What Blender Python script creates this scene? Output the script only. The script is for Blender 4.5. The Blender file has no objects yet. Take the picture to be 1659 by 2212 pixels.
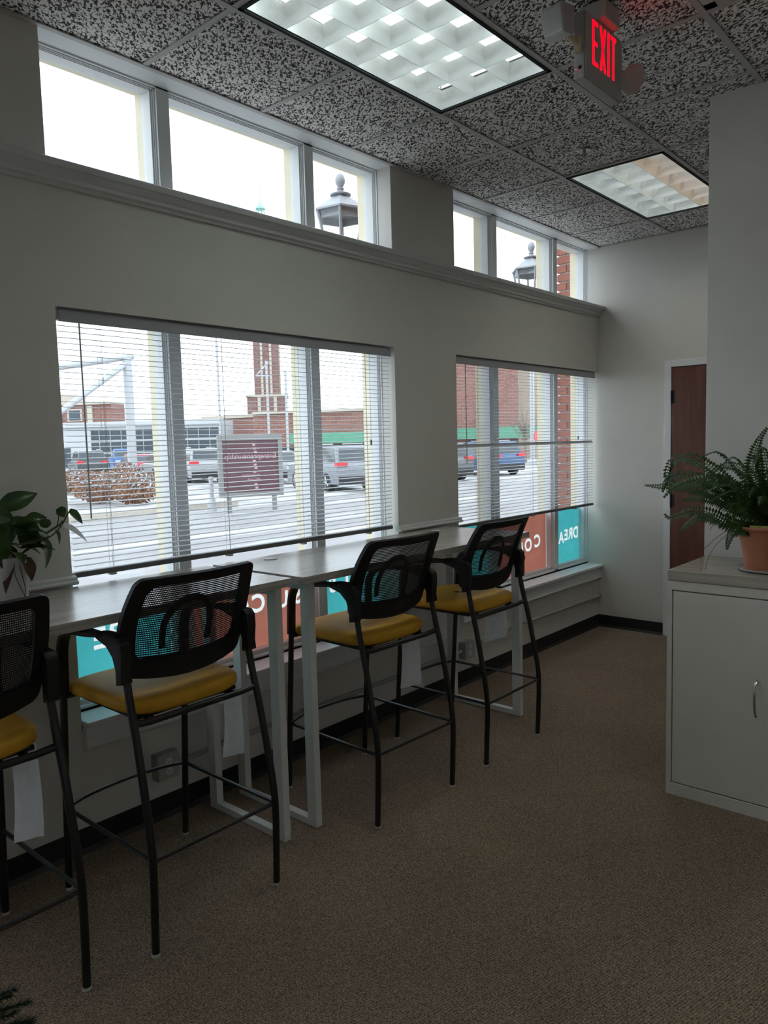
import bpy, bmesh, math, random
from mathutils import Vector, Matrix
random.seed(7)
scene = bpy.context.scene
COL = scene.collection
PI = math.pi

# ------------------------------------------------------------------ camera
YAW, PITCH, ROLL = .7211, -.09, -.026
CAM = Vector((2.8295, 0, 1.5951))
fw = Vector((-math.sin(YAW)*math.cos(PITCH), math.cos(YAW)*math.cos(PITCH), math.sin(PITCH)))
r0 = Vector((math.cos(YAW), math.sin(YAW), 0)); u0 = r0.cross(fw)
rv = r0*math.cos(ROLL)+u0*math.sin(ROLL); uv = -r0*math.sin(ROLL)+u0*math.cos(ROLL)
cd = bpy.data.cameras.new('camera'); cam = bpy.data.objects.new('camera', cd); COL.objects.link(cam)
cam.matrix_world = Matrix(((rv.x, uv.x, -fw.x, CAM.x), (rv.y, uv.y, -fw.y, CAM.y), (rv.z, uv.z, -fw.z, CAM.z), (0, 0, 0, 1)))
cd.sensor_fit = 'VERTICAL'; cd.sensor_height = 36; cd.sensor_width = 27; cd.lens = 1630/2212*36
cd.clip_start = .05; cd.clip_end = 600
scene.camera = cam

# ------------------------------------------------------------------ overcast sky
SKY = 2.1
w = bpy.data.worlds.new('overcast'); scene.world = w; w.use_nodes = True
nt = w.node_tree; nt.nodes.clear()
out = nt.nodes.new('ShaderNodeOutputWorld'); bg = nt.nodes.new('ShaderNodeBackground')
tc = nt.nodes.new('ShaderNodeTexCoord'); nz = nt.nodes.new('ShaderNodeTexNoise'); rp = nt.nodes.new('ShaderNodeValToRGB')
nz.inputs['Scale'].default_value = 2.6; nz.inputs['Detail'].default_value = 5; nz.inputs['Roughness'].default_value = .55
rp.color_ramp.elements[0].position = .36; rp.color_ramp.elements[0].color = (.59, .655, .765, 1)
rp.color_ramp.elements[1].position = .66; rp.color_ramp.elements[1].color = (.80, .83, .88, 1)
nt.links.new(tc.outputs['Generated'], nz.inputs['Vector']); nt.links.new(nz.outputs['Fac'], rp.inputs['Fac'])
nt.links.new(rp.outputs['Color'], bg.inputs['Color']); bg.inputs['Strength'].default_value = SKY
nt.links.new(bg.outputs['Background'], out.inputs['Surface'])

vs = scene.view_settings
vs.view_transform = 'Standard'; vs.look = 'None'; vs.gamma = 1; vs.use_curve_mapping = False
vs.exposure = 1.2
TUBE = 4.8      # brightness of the fluorescent tubes

# ------------------------------------------------------------------ materials
MATS = {}
def mat(name, col, rough=.6, metal=0., var=.0, vscale=8., bump=0., bscale=60., spec=.5, emis=None, estr=0., coords='Object', stretch=None, coat=0., alpha=1.):
    if name in MATS: return MATS[name]
    m = bpy.data.materials.new(name); m.use_nodes = True; t = m.node_tree
    b = t.nodes['Principled BSDF']
    b.inputs['Roughness'].default_value = rough; b.inputs['Metallic'].default_value = metal
    b.inputs['Specular IOR Level'].default_value = spec
    b.inputs['Coat Weight'].default_value = coat
    c = t.nodes.new('ShaderNodeTexCoord')
    src = c.outputs[coords]
    if stretch:
        mp = t.nodes.new('ShaderNodeMapping'); mp.inputs['Scale'].default_value = stretch
        t.links.new(src, mp.inputs['Vector']); src = mp.outputs['Vector']
    n = t.nodes.new('ShaderNodeTexNoise'); n.inputs['Scale'].default_value = vscale; n.inputs['Detail'].default_value = 4
    t.links.new(src, n.inputs['Vector'])
    r = t.nodes.new('ShaderNodeValToRGB'); v = max(var, .02)
    r.color_ramp.elements[0].position = .3; r.color_ramp.elements[1].position = .7
    r.color_ramp.elements[0].color = [max(0, x*(1-v)) for x in col[:3]]+[1]
    r.color_ramp.elements[1].color = [min(1, x*(1+v)) for x in col[:3]]+[1]
    t.links.new(n.outputs['Fac'], r.inputs['Fac']); t.links.new(r.outputs['Color'], b.inputs['Base Color'])
    if bump:
        n2 = t.nodes.new('ShaderNodeTexNoise'); n2.inputs['Scale'].default_value = bscale; n2.inputs['Detail'].default_value = 3
        t.links.new(src, n2.inputs['Vector'])
        bp = t.nodes.new('ShaderNodeBump'); bp.inputs['Strength'].default_value = bump; bp.inputs['Distance'].default_value = .01
        t.links.new(n2.outputs['Fac'], bp.inputs['Height']); t.links.new(bp.outputs['Normal'], b.inputs['Normal'])
    if emis:
        b.inputs['Emission Color'].default_value = (*emis, 1); b.inputs['Emission Strength'].default_value = estr
    MATS[name] = m
    return m

def nodes(name):
    m = bpy.data.materials.new(name); m.use_nodes = True; MATS[name] = m
    return m, m.node_tree, m.node_tree.nodes['Principled BSDF'], m.node_tree.nodes['Material Output']

def ramp(t, fac, stops):
    r = t.nodes.new('ShaderNodeValToRGB'); e = r.color_ramp.elements
    while len(e) < len(stops): e.new(.5)
    for k, (p, c) in enumerate(stops): e[k].position = p; e[k].color = (*c, 1)
    t.links.new(fac, r.inputs['Fac']); return r.outputs['Color']

def glass_mat():
    m, t, b, o = nodes('window_glass'); t.nodes.remove(b)
    tr = t.nodes.new('ShaderNodeBsdfTransparent'); tr.inputs['Color'].default_value = (.93, .96, .95, 1)
    gl = t.nodes.new('ShaderNodeBsdfGlossy'); gl.inputs['Roughness'].default_value = .03
    n = t.nodes.new('ShaderNodeTexNoise'); n.inputs['Scale'].default_value = 3
    mr = t.nodes.new('ShaderNodeMapRange'); mr.inputs['To Min'].default_value = .035; mr.inputs['To Max'].default_value = .06
    t.links.new(n.outputs['Fac'], mr.inputs['Value'])
    mx = t.nodes.new('ShaderNodeMixShader'); t.links.new(mr.outputs['Result'], mx.inputs['Fac'])
    t.links.new(tr.outputs['BSDF'], mx.inputs[1]); t.links.new(gl.outputs['BSDF'], mx.inputs[2]); t.links.new(mx.outputs['Shader'], o.inputs['Surface'])
    return m

def film_mat(name, col, tw=.85):
    m, t, b, o = nodes(name); t.nodes.remove(b)
    n = t.nodes.new('ShaderNodeTexNoise'); n.inputs['Scale'].default_value = 5
    cr = ramp(t, n.outputs['Fac'], [(.3, [x*.95 for x in col]), (.7, [min(1, x*1.05) for x in col])])
    tl = t.nodes.new('ShaderNodeBsdfTranslucent'); df = t.nodes.new('ShaderNodeBsdfDiffuse')
    t.links.new(cr, tl.inputs['Color']); t.links.new(cr, df.inputs['Color'])
    mx = t.nodes.new('ShaderNodeMixShader'); mx.inputs['Fac'].default_value = tw
    t.links.new(df.outputs['BSDF'], mx.inputs[1]); t.links.new(tl.outputs['BSDF'], mx.inputs[2]); t.links.new(mx.outputs['Shader'], o.inputs['Surface'])
    return m

def tile_mat():
    m, t, b, o = nodes('ceiling_tile'); b.inputs['Roughness'].default_value = .95
    c = t.nodes.new('ShaderNodeTexCoord'); g = t.nodes.new('ShaderNodeNewGeometry')
    mp = t.nodes.new('ShaderNodeMapping'); mp.inputs['Scale'].default_value = (1.0, 1.0, 1.0); mp.inputs['Rotation'].default_value = (0, 0, .7)
    t.links.new(g.outputs['Position'], mp.inputs['Vector'])
    mp2 = t.nodes.new('ShaderNodeMapping'); mp2.inputs['Scale'].default_value = (.75, 1.35, 1)
    t.links.new(mp.outputs['Vector'], mp2.inputs['Vector'])
    n = t.nodes.new('ShaderNodeTexNoise'); n.inputs['Scale'].default_value = 74; n.inputs['Detail'].default_value = 3; n.inputs['Roughness'].default_value = .62; n.inputs['Distortion'].default_value = .6
    t.links.new(mp2.outputs['Vector'], n.inputs['Vector'])
    n2 = t.nodes.new('ShaderNodeTexNoise'); n2.inputs['Scale'].default_value = 14; t.links.new(mp.outputs['Vector'], n2.inputs['Vector'])
    ma = t.nodes.new('ShaderNodeMath'); ma.operation = 'MULTIPLY_ADD'; ma.inputs[1].default_value = .1
    t.links.new(n2.outputs['Fac'], ma.inputs[0]); t.links.new(n.outputs['Fac'], ma.inputs[2])
    cr = ramp(t, ma.outputs[0], [(.505, (.05, .046, .043)), (.528, (.26, .25, .235)), (.548, (.92, .90, .87))])
    t.links.new(cr, b.inputs['Base Color'])
    bp = t.nodes.new('ShaderNodeBump'); bp.inputs['Strength'].default_value = .35; bp.inputs['Distance'].default_value = .004
    t.links.new(ma.outputs[0], bp.inputs['Height']); t.links.new(bp.outputs['Normal'], b.inputs['Normal'])
    return m

def carpet_mat():
    m, t, b, o = nodes('carpet'); b.inputs['Roughness'].default_value = 1; b.inputs['Specular IOR Level'].default_value = .1
    g = t.nodes.new('ShaderNodeNewGeometry')
    mp = t.nodes.new('ShaderNodeMapping'); mp.inputs['Rotation'].default_value = (0, 0, .25); t.links.new(g.outputs['Position'], mp.inputs['Vector'])
    wv = t.nodes.new('ShaderNodeTexWave'); wv.inputs['Scale'].default_value = 34; wv.inputs['Distortion'].default_value = 9; wv.inputs['Detail'].default_value = 2; wv.inputs['Detail Scale'].default_value = 5
    t.links.new(mp.outputs['Vector'], wv.inputs['Vector'])
    n = t.nodes.new('ShaderNodeTexNoise'); n.inputs['Scale'].default_value = 160; n.inputs['Detail'].default_value = 2; t.links.new(mp.outputs['Vector'], n.inputs['Vector'])
    mx = t.nodes.new('ShaderNodeMath'); mx.operation = 'MULTIPLY_ADD'; mx.inputs[1].default_value = .6
    t.links.new(n.outputs['Fac'], mx.inputs[0])
    ms = t.nodes.new('ShaderNodeMath'); ms.operation = 'MULTIPLY'; ms.inputs[1].default_value = .4; t.links.new(wv.outputs['Fac'], ms.inputs[0])
    t.links.new(ms.outputs[0], mx.inputs[2])
    n3 = t.nodes.new('ShaderNodeTexNoise'); n3.inputs['Scale'].default_value = 1.3; n3.inputs['Detail'].default_value = 3; t.links.new(g.outputs['Position'], n3.inputs['Vector'])
    cr = ramp(t, mx.outputs[0], [(.28, (.095, .064, .045)), (.5, (.225, .163, .118)), (.72, (.375, .285, .215))])
    c2 = ramp(t, n3.outputs['Fac'], [(.35, (.88, .88, .88)), (.65, (1.08, 1.06, 1.04))])
    mm = t.nodes.new('ShaderNodeMix'); mm.data_type = 'RGBA'; mm.blend_type = 'MULTIPLY'; mm.inputs[0].default_value = 1
    t.links.new(cr, mm.inputs[6]); t.links.new(c2, mm.inputs[7]); t.links.new(mm.outputs[2], b.inputs['Base Color'])
    bp = t.nodes.new('ShaderNodeBump'); bp.inputs['Strength'].default_value = .6; bp.inputs['Distance'].default_value = .006
    t.links.new(mx.outputs[0], bp.inputs['Height']); t.links.new(bp.outputs['Normal'], b.inputs['Normal'])
    return m

def laminate_mat(name, light, dark, axis='y', rough=.26):
    m, t, b, o = nodes(name); b.inputs['Roughness'].default_value = rough; b.inputs['Specular IOR Level'].default_value = .55
    g = t.nodes.new('ShaderNodeNewGeometry'); mp = t.nodes.new('ShaderNodeMapping')
    mp.inputs['Scale'].default_value = (38, 1.1, 60) if axis == 'y' else (1.1, 38, 60)
    t.links.new(g.outputs['Position'], mp.inputs['Vector'])
    n = t.nodes.new('ShaderNodeTexNoise'); n.inputs['Scale'].default_value = 1.6; n.inputs['Detail'].default_value = 5; n.inputs['Distortion'].default_value = .3
    t.links.new(mp.outputs['Vector'], n.inputs['Vector'])
    cr = ramp(t, n.outputs['Fac'], [(.3, dark), (.5, [(a+c)/2 for a, c in zip(light, dark)]), (.68, light)])
    t.links.new(cr, b.inputs['Base Color'])
    return m

def wood_door_mat():
    m, t, b, o = nodes('door_wood'); b.inputs['Roughness'].default_value = .38
    g = t.nodes.new('ShaderNodeNewGeometry'); mp = t.nodes.new('ShaderNodeMapping'); mp.inputs['Scale'].default_value = (9, 9, .7)
    t.links.new(g.outputs['Position'], mp.inputs['Vector'])
    n = t.nodes.new('ShaderNodeTexNoise'); n.inputs['Scale'].default_value = 2.2; n.inputs['Detail'].default_value = 6; n.inputs['Distortion'].default_value = .8
    t.links.new(mp.outputs['Vector'], n.inputs['Vector'])
    t.links.new(ramp(t, n.outputs['Fac'], [(.3, (.10, .036, .022)), (.7, (.19, .070, .044))]), b.inputs['Base Color'])
    return m

def chair_mesh_mat():
    m, t, b, o = nodes('chair_mesh'); b.inputs['Base Color'].default_value = (.012, .012, .013, 1); b.inputs['Roughness'].default_value = .7
    c = t.nodes.new('ShaderNodeTexCoord'); sp = t.nodes.new('ShaderNodeSeparateXYZ'); t.links.new(c.outputs['UV'], sp.inputs[0])
    def cell(src, n, frac):
        a = t.nodes.new('ShaderNodeMath'); a.operation = 'MULTIPLY'; a.inputs[1].default_value = n; t.links.new(src, a.inputs[0])
        f = t.nodes.new('ShaderNodeMath'); f.operation = 'FRACT'; t.links.new(a.outputs[0], f.inputs[0])
        l = t.nodes.new('ShaderNodeMath'); l.operation = 'LESS_THAN'; l.inputs[1].default_value = frac; t.links.new(f.outputs[0], l.inputs[0])
        return l.outputs[0]
    x = cell(sp.outputs['X'], 78, .50); y = cell(sp.outputs['Y'], 40, .36)
    mu = t.nodes.new('ShaderNodeMath'); mu.operation = 'MULTIPLY'; t.links.new(x, mu.inputs[0]); t.links.new(y, mu.inputs[1])
    tr = t.nodes.new('ShaderNodeBsdfTransparent'); mx = t.nodes.new('ShaderNodeMixShader')
    t.links.new(mu.outputs[0], mx.inputs['Fac']); t.links.new(b.outputs['BSDF'], mx.inputs[1]); t.links.new(tr.outputs['BSDF'], mx.inputs[2])
    t.links.new(mx.outputs['Shader'], o.inputs['Surface'])
    return m

def brick_far_mat(name, c1, c2, mortar, sc=6.):
    m, t, b, o = nodes(name); b.inputs['Roughness'].default_value = .9
    c = t.nodes.new('ShaderNodeTexCoord'); mp = t.nodes.new('ShaderNodeMapping'); mp.inputs['Rotation'].default_value = (PI/2, 0, 0)
    g = t.nodes.new('ShaderNodeNewGeometry'); t.links.new(g.outputs['Position'], mp.inputs['Vector'])
    br = t.nodes.new('ShaderNodeTexBrick'); br.inputs['Scale'].default_value = sc
    br.inputs['Color1'].default_value = (*c1, 1); br.inputs['Color2'].default_value = (*c2, 1); br.inputs['Mortar'].default_value = (*mortar, 1)
    br.inputs['Mortar Size'].default_value = .012
    t.links.new(mp.outputs['Vector'], br.inputs['Vector']); t.links.new(br.outputs['Color'], b.inputs['Base Color'])
    return m

def snow_ground_mat():
    m, t, b, o = nodes('snowy_ground'); b.inputs['Roughness'].default_value = .8
    g = t.nodes.new('ShaderNodeNewGeometry'); n = t.nodes.new('ShaderNodeTexNoise'); n.inputs['Scale'].default_value = .28; n.inputs['Detail'].default_value = 7; n.inputs['Roughness'].default_value = .6
    t.links.new(g.outputs['Position'], n.inputs['Vector'])
    t.links.new(ramp(t, n.outputs['Fac'], [(.40, (.17, .16, .157)), (.47, (.26, .255, .26)), (.52, (.36, .365, .375))]), b.inputs['Base Color'])
    return m

def street_mat():
    m, t, b, o = nodes('wet_street'); b.inputs['Roughness'].default_value = .65
    g = t.nodes.new('ShaderNodeNewGeometry'); mp = t.nodes.new('ShaderNodeMapping'); mp.inputs['Scale'].default_value = (.9, .22, 1); mp.inputs['Rotation'].default_value = (0, 0, -.25)
    t.links.new(g.outputs['Position'], mp.inputs['Vector'])
    n = t.nodes.new('ShaderNodeTexNoise'); n.inputs['Scale'].default_value = 1.1; n.inputs['Detail'].default_value = 6
    t.links.new(mp.outputs['Vector'], n.inputs['Vector'])
    t.links.new(ramp(t, n.outputs['Fac'], [(.36, (.165, .155, .158)), (.54, (.215, .207, .21)), (.62, (.32, .32, .33))]), b.inputs['Base Color'])
    return m

def leaf_mat(name, a, c, rough=.4, tw=.25):
    m, t, b, o = nodes(name); b.inputs['Roughness'].default_value = rough
    n = t.nodes.new('ShaderNodeTexNoise'); n.inputs['Scale'].default_value = 14; cc = t.nodes.new('ShaderNodeTexCoord'); t.links.new(cc.outputs['Object'], n.inputs['Vector'])
    cr = ramp(t, n.outputs['Fac'], [(.35, a), (.65, c)]); t.links.new(cr, b.inputs['Base Color'])
    tl = t.nodes.new('ShaderNodeBsdfTranslucent'); t.links.new(cr, tl.inputs['Color'])
    mx = t.nodes.new('ShaderNodeMixShader'); mx.inputs['Fac'].default_value = tw
    t.links.new(b.outputs['BSDF'], mx.inputs[1]); t.links.new(tl.outputs['BSDF'], mx.inputs[2]); t.links.new(mx.outputs['Shader'], o.inputs['Surface'])
    return m

M_wall = mat('wall_paint', (.635, .61, .57), .55, var=.015, vscale=3, bump=.05, bscale=180)
M_wallupper = M_wall
M_white = mat('white_trim_paint', (.72, .73, .74), .42, var=.02)
M_crown = mat('trim_paint', (.60, .60, .595), .45, var=.02)
M_cream = mat('exterior_cream_trim', (.78, .70, .52), .6, var=.04)
M_dark = mat('black_vinyl_base', (.012, .012, .013), .5)
M_glass = glass_mat(); M_tile = tile_mat(); M_carpet = carpet_mat()
M_tee = mat('ceiling_grid_metal', (.50, .49, .48), .5, var=.03)
M_slat = mat('blind_slat', (.60, .61, .63), .45, var=.02)
M_cord = mat('blind_cord', (.5, .5, .5), .8)
M_brailshade = mat('blind_bottom_rail_shade', (.12, .12, .12), .45)  # darker than the head rail: shade on the bottom rail put into its colour
M_rail = mat('blind_rail', (.36, .36, .37), .45)
M_lam = laminate_mat('greige_laminate', (.50, .455, .41), (.31, .275, .245), 'y')
M_lamx = laminate_mat('cabinet_laminate', (.44, .39, .335), (.27, .235, .20), 'x')
M_wmetal = mat('white_powdercoat', (.66, .655, .63), .45, var=.02)
M_blackmetal = mat('black_powdercoat', (.010, .010, .011), .32, var=.05)
M_blackplastic = mat('black_plastic', (.010, .010, .011), .55, spec=.35, var=.05, bump=.05, bscale=300)
M_seat = mat('mustard_vinyl', (.60, .305, .022), .6, spec=.3, var=.05, vscale=25, bump=.06, bscale=40)
M_glide = mat('grey_glide', (.42, .41, .38), .6)
M_tag = film_mat('paper_tag', (.72, .72, .74), .35)
M_mesh = chair_mesh_mat()
M_cab = mat('cabinet_beige_metal', (.60, .565, .515), .42, var=.015, bump=.02, bscale=300)
M_chrome = mat('brushed_nickel', (.55, .55, .55), .28, metal=1.)
M_door = wood_door_mat()
M_gap = mat('black_gap', (.006, .006, .006), .8)
M_alu = mat('louver_aluminium', (.93, .95, .96), .24, metal=.85, var=.02)
M_pan = mat('fixture_pan_white', (.88, .89, .89), .5)
M_tubec = mat('tube_cool', (.9, .95, .95), .4, emis=(.90, 1.0, .95), estr=TUBE)
M_tubew = mat('tube_warm', (.95, .85, .75), .4, emis=(1.0, .72, .50), estr=TUBE)
M_teal = film_mat('teal_film', (.215, .545, .55)); M_salmon = film_mat('salmon_film', (.52, .305, .255)); M_letter = film_mat('white_film_letter', (.80, .80, .78)); M_tan = film_mat('tan_film', (.42, .27, .13))
M_galv = mat('painted_steel_box', (.30, .30, .29), .45, var=.05, metal=.3)
M_conduit = mat('painted_conduit', (.38, .38, .37), .45, var=.03)
M_terra = mat('terracotta_plastic', (.42, .155, .085), .45, var=.06, vscale=12)
M_soil = mat('soil', (.03, .022, .016), .95, var=.4, vscale=60, bump=.5)
M_fern = leaf_mat('fern_green', (.020, .055, .012), (.05, .105, .022))
M_pothos = leaf_mat('pothos_green', (.022, .06, .014), (.055, .105, .02), .35, .3)
M_var = film_mat('striped_leaf', (.85, .86, .84), .35)
M_dry = leaf_mat('dry_leaf', (.05, .025, .012), (.10, .05, .025), .8, .1)
M_stem = mat('plant_stem', (.06, .09, .025), .6)
M_wpot = mat('white_ceramic', (.62, .61, .60), .35)
M_pine = leaf_mat('artificial_pine', (.010, .032, .012), (.022, .055, .02), .6, .1)
M_exit = mat('exit_housing', (.40, .385, .36), .5)
M_red = mat('exit_red_glow', (.5, .0, .01), .5, emis=(1, .0, .008), estr=1.3)
M_lens = mat('emergency_lens', (.42, .41, .40), .25, var=.08)
M_redlens = mat('emergency_lens_tint', (.45, .40, .39), .3)
M_yel = mat('aged_plastic', (.55, .45, .30), .5)
M_brick = mat('red_brick', (.27, .095, .068), .9, var=.16, vscale=9, bump=.25, bscale=70)
M_mortar = mat('mortar', (.36, .33, .31), .95, var=.08)
M_bf1 = brick_far_mat('far_brick_red', (.23, .105, .083), (.19, .085, .068), (.28, .225, .20), .9)
M_bf2 = brick_far_mat('far_brick_tower', (.20, .105, .092), (.165, .085, .073), (.25, .20, .19), .6)
M_beige = mat('far_beige_wall', (.40, .33, .265), .9, var=.05, vscale=.5)
M_stone = mat('far_limestone', (.42, .375, .32), .9, var=.05)
M_fwhite = mat('far_white_panel', (.42, .43, .445), .6, var=.03)
M_fglass = mat('far_dark_glass', (.055, .07, .085), .3, spec=.2, var=.15, vscale=.3)
M_fmull = mat('far_mullion', (.30, .32, .34), .5)
M_green = mat('green_awning_cloth', (.08, .26, .17), .7, var=.05)
M_copper = mat('verdigris', (.22, .40, .34), .7, var=.1)
M_snow = mat('snow', (.38, .39, .405), .85, var=.03, vscale=2, bump=.2, bscale=3)
M_ground = snow_ground_mat(); M_street = street_mat()
M_pole = mat('white_pole_paint', (.36, .365, .375), .4)
M_lampgrey = mat('lantern_grey_paint', (.27, .28, .30), .5, var=.08)
M_signred = mat('sign_maroon', (.075, .024, .034), .5, var=.08, vscale=2)
M_signframe = mat('sign_grey_frame', (.17, .17, .165), .5)
M_signtext = mat('sign_text_pale', (.42, .26, .28), .6)
M_bulb = mat('frosted_bulb', (.72, .55, .32), .4)
M_tyre = mat('tyre', (.02, .02, .022), .8); M_hub = mat('alloy_wheel', (.45, .46, .48), .35, metal=.6)
M_carglass = mat('car_glass', (.035, .045, .055), .08)
M_tail = mat('tail_light_red', (.50, .02, .03), .25)
M_shrub = leaf_mat('winter_shrub', (.16, .075, .045), (.30, .16, .10), .9, .1)
M_bark = mat('bare_bark', (.16, .12, .10), .9, var=.2)
def paint(name, c): return mat(name, c, .25, var=.02, coat=.15, spec=.3)

# ------------------------------------------------------------------ mesh helpers
ORG = {}
class MB:
    def __init__(s): s.v = []; s.f = []
    def box(s, x0, x1, y0, y1, z0, z1):
        if x0 > x1: x0, x1 = x1, x0
        if y0 > y1: y0, y1 = y1, y0
        if z0 > z1: z0, z1 = z1, z0
        n = len(s.v)
        s.v += [(x0, y0, z0), (x1, y0, z0), (x1, y1, z0), (x0, y1, z0), (x0, y0, z1), (x1, y0, z1), (x1, y1, z1), (x0, y1, z1)]
        s.f += [tuple(n+i for i in q) for q in ((0, 3, 2, 1), (4, 5, 6, 7), (0, 1, 5, 4), (1, 2, 6, 5), (2, 3, 7, 6), (3, 0, 4, 7))]
        return s
    def hull8(s, b, t):
        n = len(s.v); s.v += [tuple(p) for p in b]+[tuple(p) for p in t]
        s.f += [tuple(n+i for i in q) for q in ((0, 3, 2, 1), (4, 5, 6, 7), (0, 1, 5, 4), (1, 2, 6, 5), (2, 3, 7, 6), (3, 0, 4, 7))]
        return s
    def prism(s, poly, axis, a, b):
        n = len(s.v); k = len(poly)
        def P(p, h): return (h, p[0], p[1]) if axis == 'x' else (p[0], h, p[1]) if axis == 'y' else (p[0], p[1], h)
        s.v += [P(p, a) for p in poly]+[P(p, b) for p in poly]
        s.f.append(tuple(n+i for i in reversed(range(k)))); s.f.append(tuple(n+k+i for i in range(k)))
        for i in range(k): j = (i+1) % k; s.f.append((n+i, n+j, n+k+j, n+k+i))
        return s
    def tube(s, pts, r, n=10, cap=True, flat=None, up=None):
        pts = [Vector(p) for p in pts]; rings = []
        if not isinstance(r, (list, tuple)): r = [r]*len(pts)
        prev = None
        for i, p in enumerate(pts):
            d = (pts[min(i+1, len(pts)-1)]-pts[max(i-1, 0)]).normalized()
            if up is not None: side = d.cross(Vector(up))
            elif prev is None:
                a = Vector((0, 0, 1)) if abs(d.z) < .9 else Vector((0, 1, 0)); side = d.cross(a)
            else: side = prev-d*prev.dot(d)
            side.normalize(); prev = side; oth = d.cross(side)
            ring = []
            for k in range(n):
                an = 2*PI*k/n
                a, b = (flat if flat else (r[i], r[i]))
                c, sn = math.cos(an), math.sin(an)
                if flat:
                    c = math.copysign(abs(c)**.5, c); sn = math.copysign(abs(sn)**.5, sn)
                ring.append(len(s.v)); s.v.append(tuple(p+side*c*a+oth*sn*b))
            rings.append(ring)
        for i in range(len(rings)-1):
            for k in range(n):
                s.f.append((rings[i][k], rings[i][(k+1) % n], rings[i+1][(k+1) % n], rings[i+1][k]))
        if cap: s.f.append(tuple(reversed(rings[0]))); s.f.append(tuple(rings[-1]))
        return s
    def lathe(s, prof, c=(0, 0, 0), n=24, cap=True, ph=0):
        rings = []
        for r, z in prof:
            rings.append([len(s.v)+k for k in range(n)])
            s.v += [(c[0]+r*math.cos(2*PI*k/n+ph), c[1]+r*math.sin(2*PI*k/n+ph), c[2]+z) for k in range(n)]
        for i in range(len(rings)-1):
            for k in range(n): s.f.append((rings[i][k], rings[i][(k+1) % n], rings[i+1][(k+1) % n], rings[i+1][k]))
        if cap: s.f.append(tuple(reversed(rings[0]))); s.f.append(tuple(rings[-1]))
        return s
    def quad(s, *p):
        n = len(s.v); s.v += [tuple(q) for q in p]; s.f.append(tuple(range(n, n+len(p)))); return s
    def sheet(s, rows, thick=None):
        n = len(s.v); m = len(rows[0])
        for r in rows: s.v += [tuple(p) for p in r]
        for i in range(len(rows)-1):
            for j in range(m-1): s.f.append((n+i*m+j, n+i*m+j+1, n+(i+1)*m+j+1, n+(i+1)*m+j))
        return s
    def mesh(s, name, smooth=False, bevel=0, seg=2, off=(0, 0, 0), weld=False):
        me = bpy.data.meshes.new(name)
        me.from_pydata([(a-off[0], b-off[1], c-off[2]) for a, b, c in s.v], [], s.f); me.update()
        bm = bmesh.new(); bm.from_mesh(me)
        if weld: bmesh.ops.remove_doubles(bm, verts=bm.verts, dist=1e-5)
        bmesh.ops.recalc_face_normals(bm, faces=bm.faces)
        if bevel: bmesh.ops.bevel(bm, geom=[e for e in bm.edges if e.is_manifold and e.calc_face_angle(0) > .5], offset=bevel, segments=seg, profile=.6, affect='EDGES')
        bm.to_mesh(me); bm.free()
        if smooth:
            for p in me.polygons: p.use_smooth = True
            me.set_sharp_from_angle(angle=math.radians(38))
        return me
    def build(s, name, m, parent=None, smooth=False, bevel=0, seg=2, org=None, weld=False):
        o_ = ORG[parent.name] if parent else (org or (0, 0, 0))
        me = s.mesh(name, smooth, bevel, seg, o_, weld); me.materials.append(m)
        o = bpy.data.objects.new(name, me); COL.objects.link(o)
        if parent: o.parent = parent
        else: o.location = o_
        ORG[o.name] = tuple(o_)
        return o

def empty(name, loc=(0, 0, 0)):
    o = bpy.data.objects.new(name, None); COL.objects.link(o); o.location = loc; o.empty_display_size = .1; ORG[o.name] = tuple(loc); return o
def tag(o, label, cat, group=None, kind=None):
    o['label'] = label; o['category'] = cat
    if group: o['group'] = group
    if kind: o['kind'] = kind
    return o
def struct(o, label=None):
    o['kind'] = 'structure'
    if label: o['label'] = label
    return o
def inst(name, me, loc, parent, rot=None, scale=None):
    o = bpy.data.objects.new(name, me); COL.objects.link(o); o.parent = parent
    po = ORG[parent.name]; o.location = (loc[0]-po[0], loc[1]-po[1], loc[2]-po[2])
    if rot: o.rotation_euler = rot
    if scale: o.scale = scale
    ORG[o.name] = tuple(loc)
    return o
def copy_tree(o, parent=None):
    c = o.copy(); COL.objects.link(c); c.parent = parent
    for ch in list(o.children): copy_tree(ch, c)
    return c
def text_mesh(body, size, ext=.002, bold=.0):
    cu = bpy.data.curves.new('lettering', 'FONT'); cu.body = body; cu.size = size; cu.extrude = ext; cu.offset = bold
    cu.align_x = 'CENTER'; cu.align_y = 'CENTER'; cu.resolution_u = 3
    to = bpy.data.objects.new('tmp_text', cu); COL.objects.link(to)
    dg = bpy.context.evaluated_depsgraph_get(); me = bpy.data.meshes.new_from_object(to.evaluated_get(dg))
    bpy.data.objects.remove(to); bpy.data.curves.remove(cu); me.name = 'lettering'
    return me

# ================================================================== THE ROOM
H = 3.146; YB = 5.958; XR = 6.2; YF = -9.2
ZS = .535            # window stool top
ZH = 2.145           # head of lower windows
ZL = 2.64            # top of lower wall / ledge
UNITS = [(-8.96, -6.99), (-6.38, -4.41), (-3.80, -1.83), (-1.22, .75), (1.375, 3.345), (3.945, YB)]
XO = -.25
m = MB().box(XO, XR+.15, YF-.15, YB+.15, -.12, 0); fl = struct(m.build('floor', M_carpet), 'brown loop pile carpet')
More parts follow.
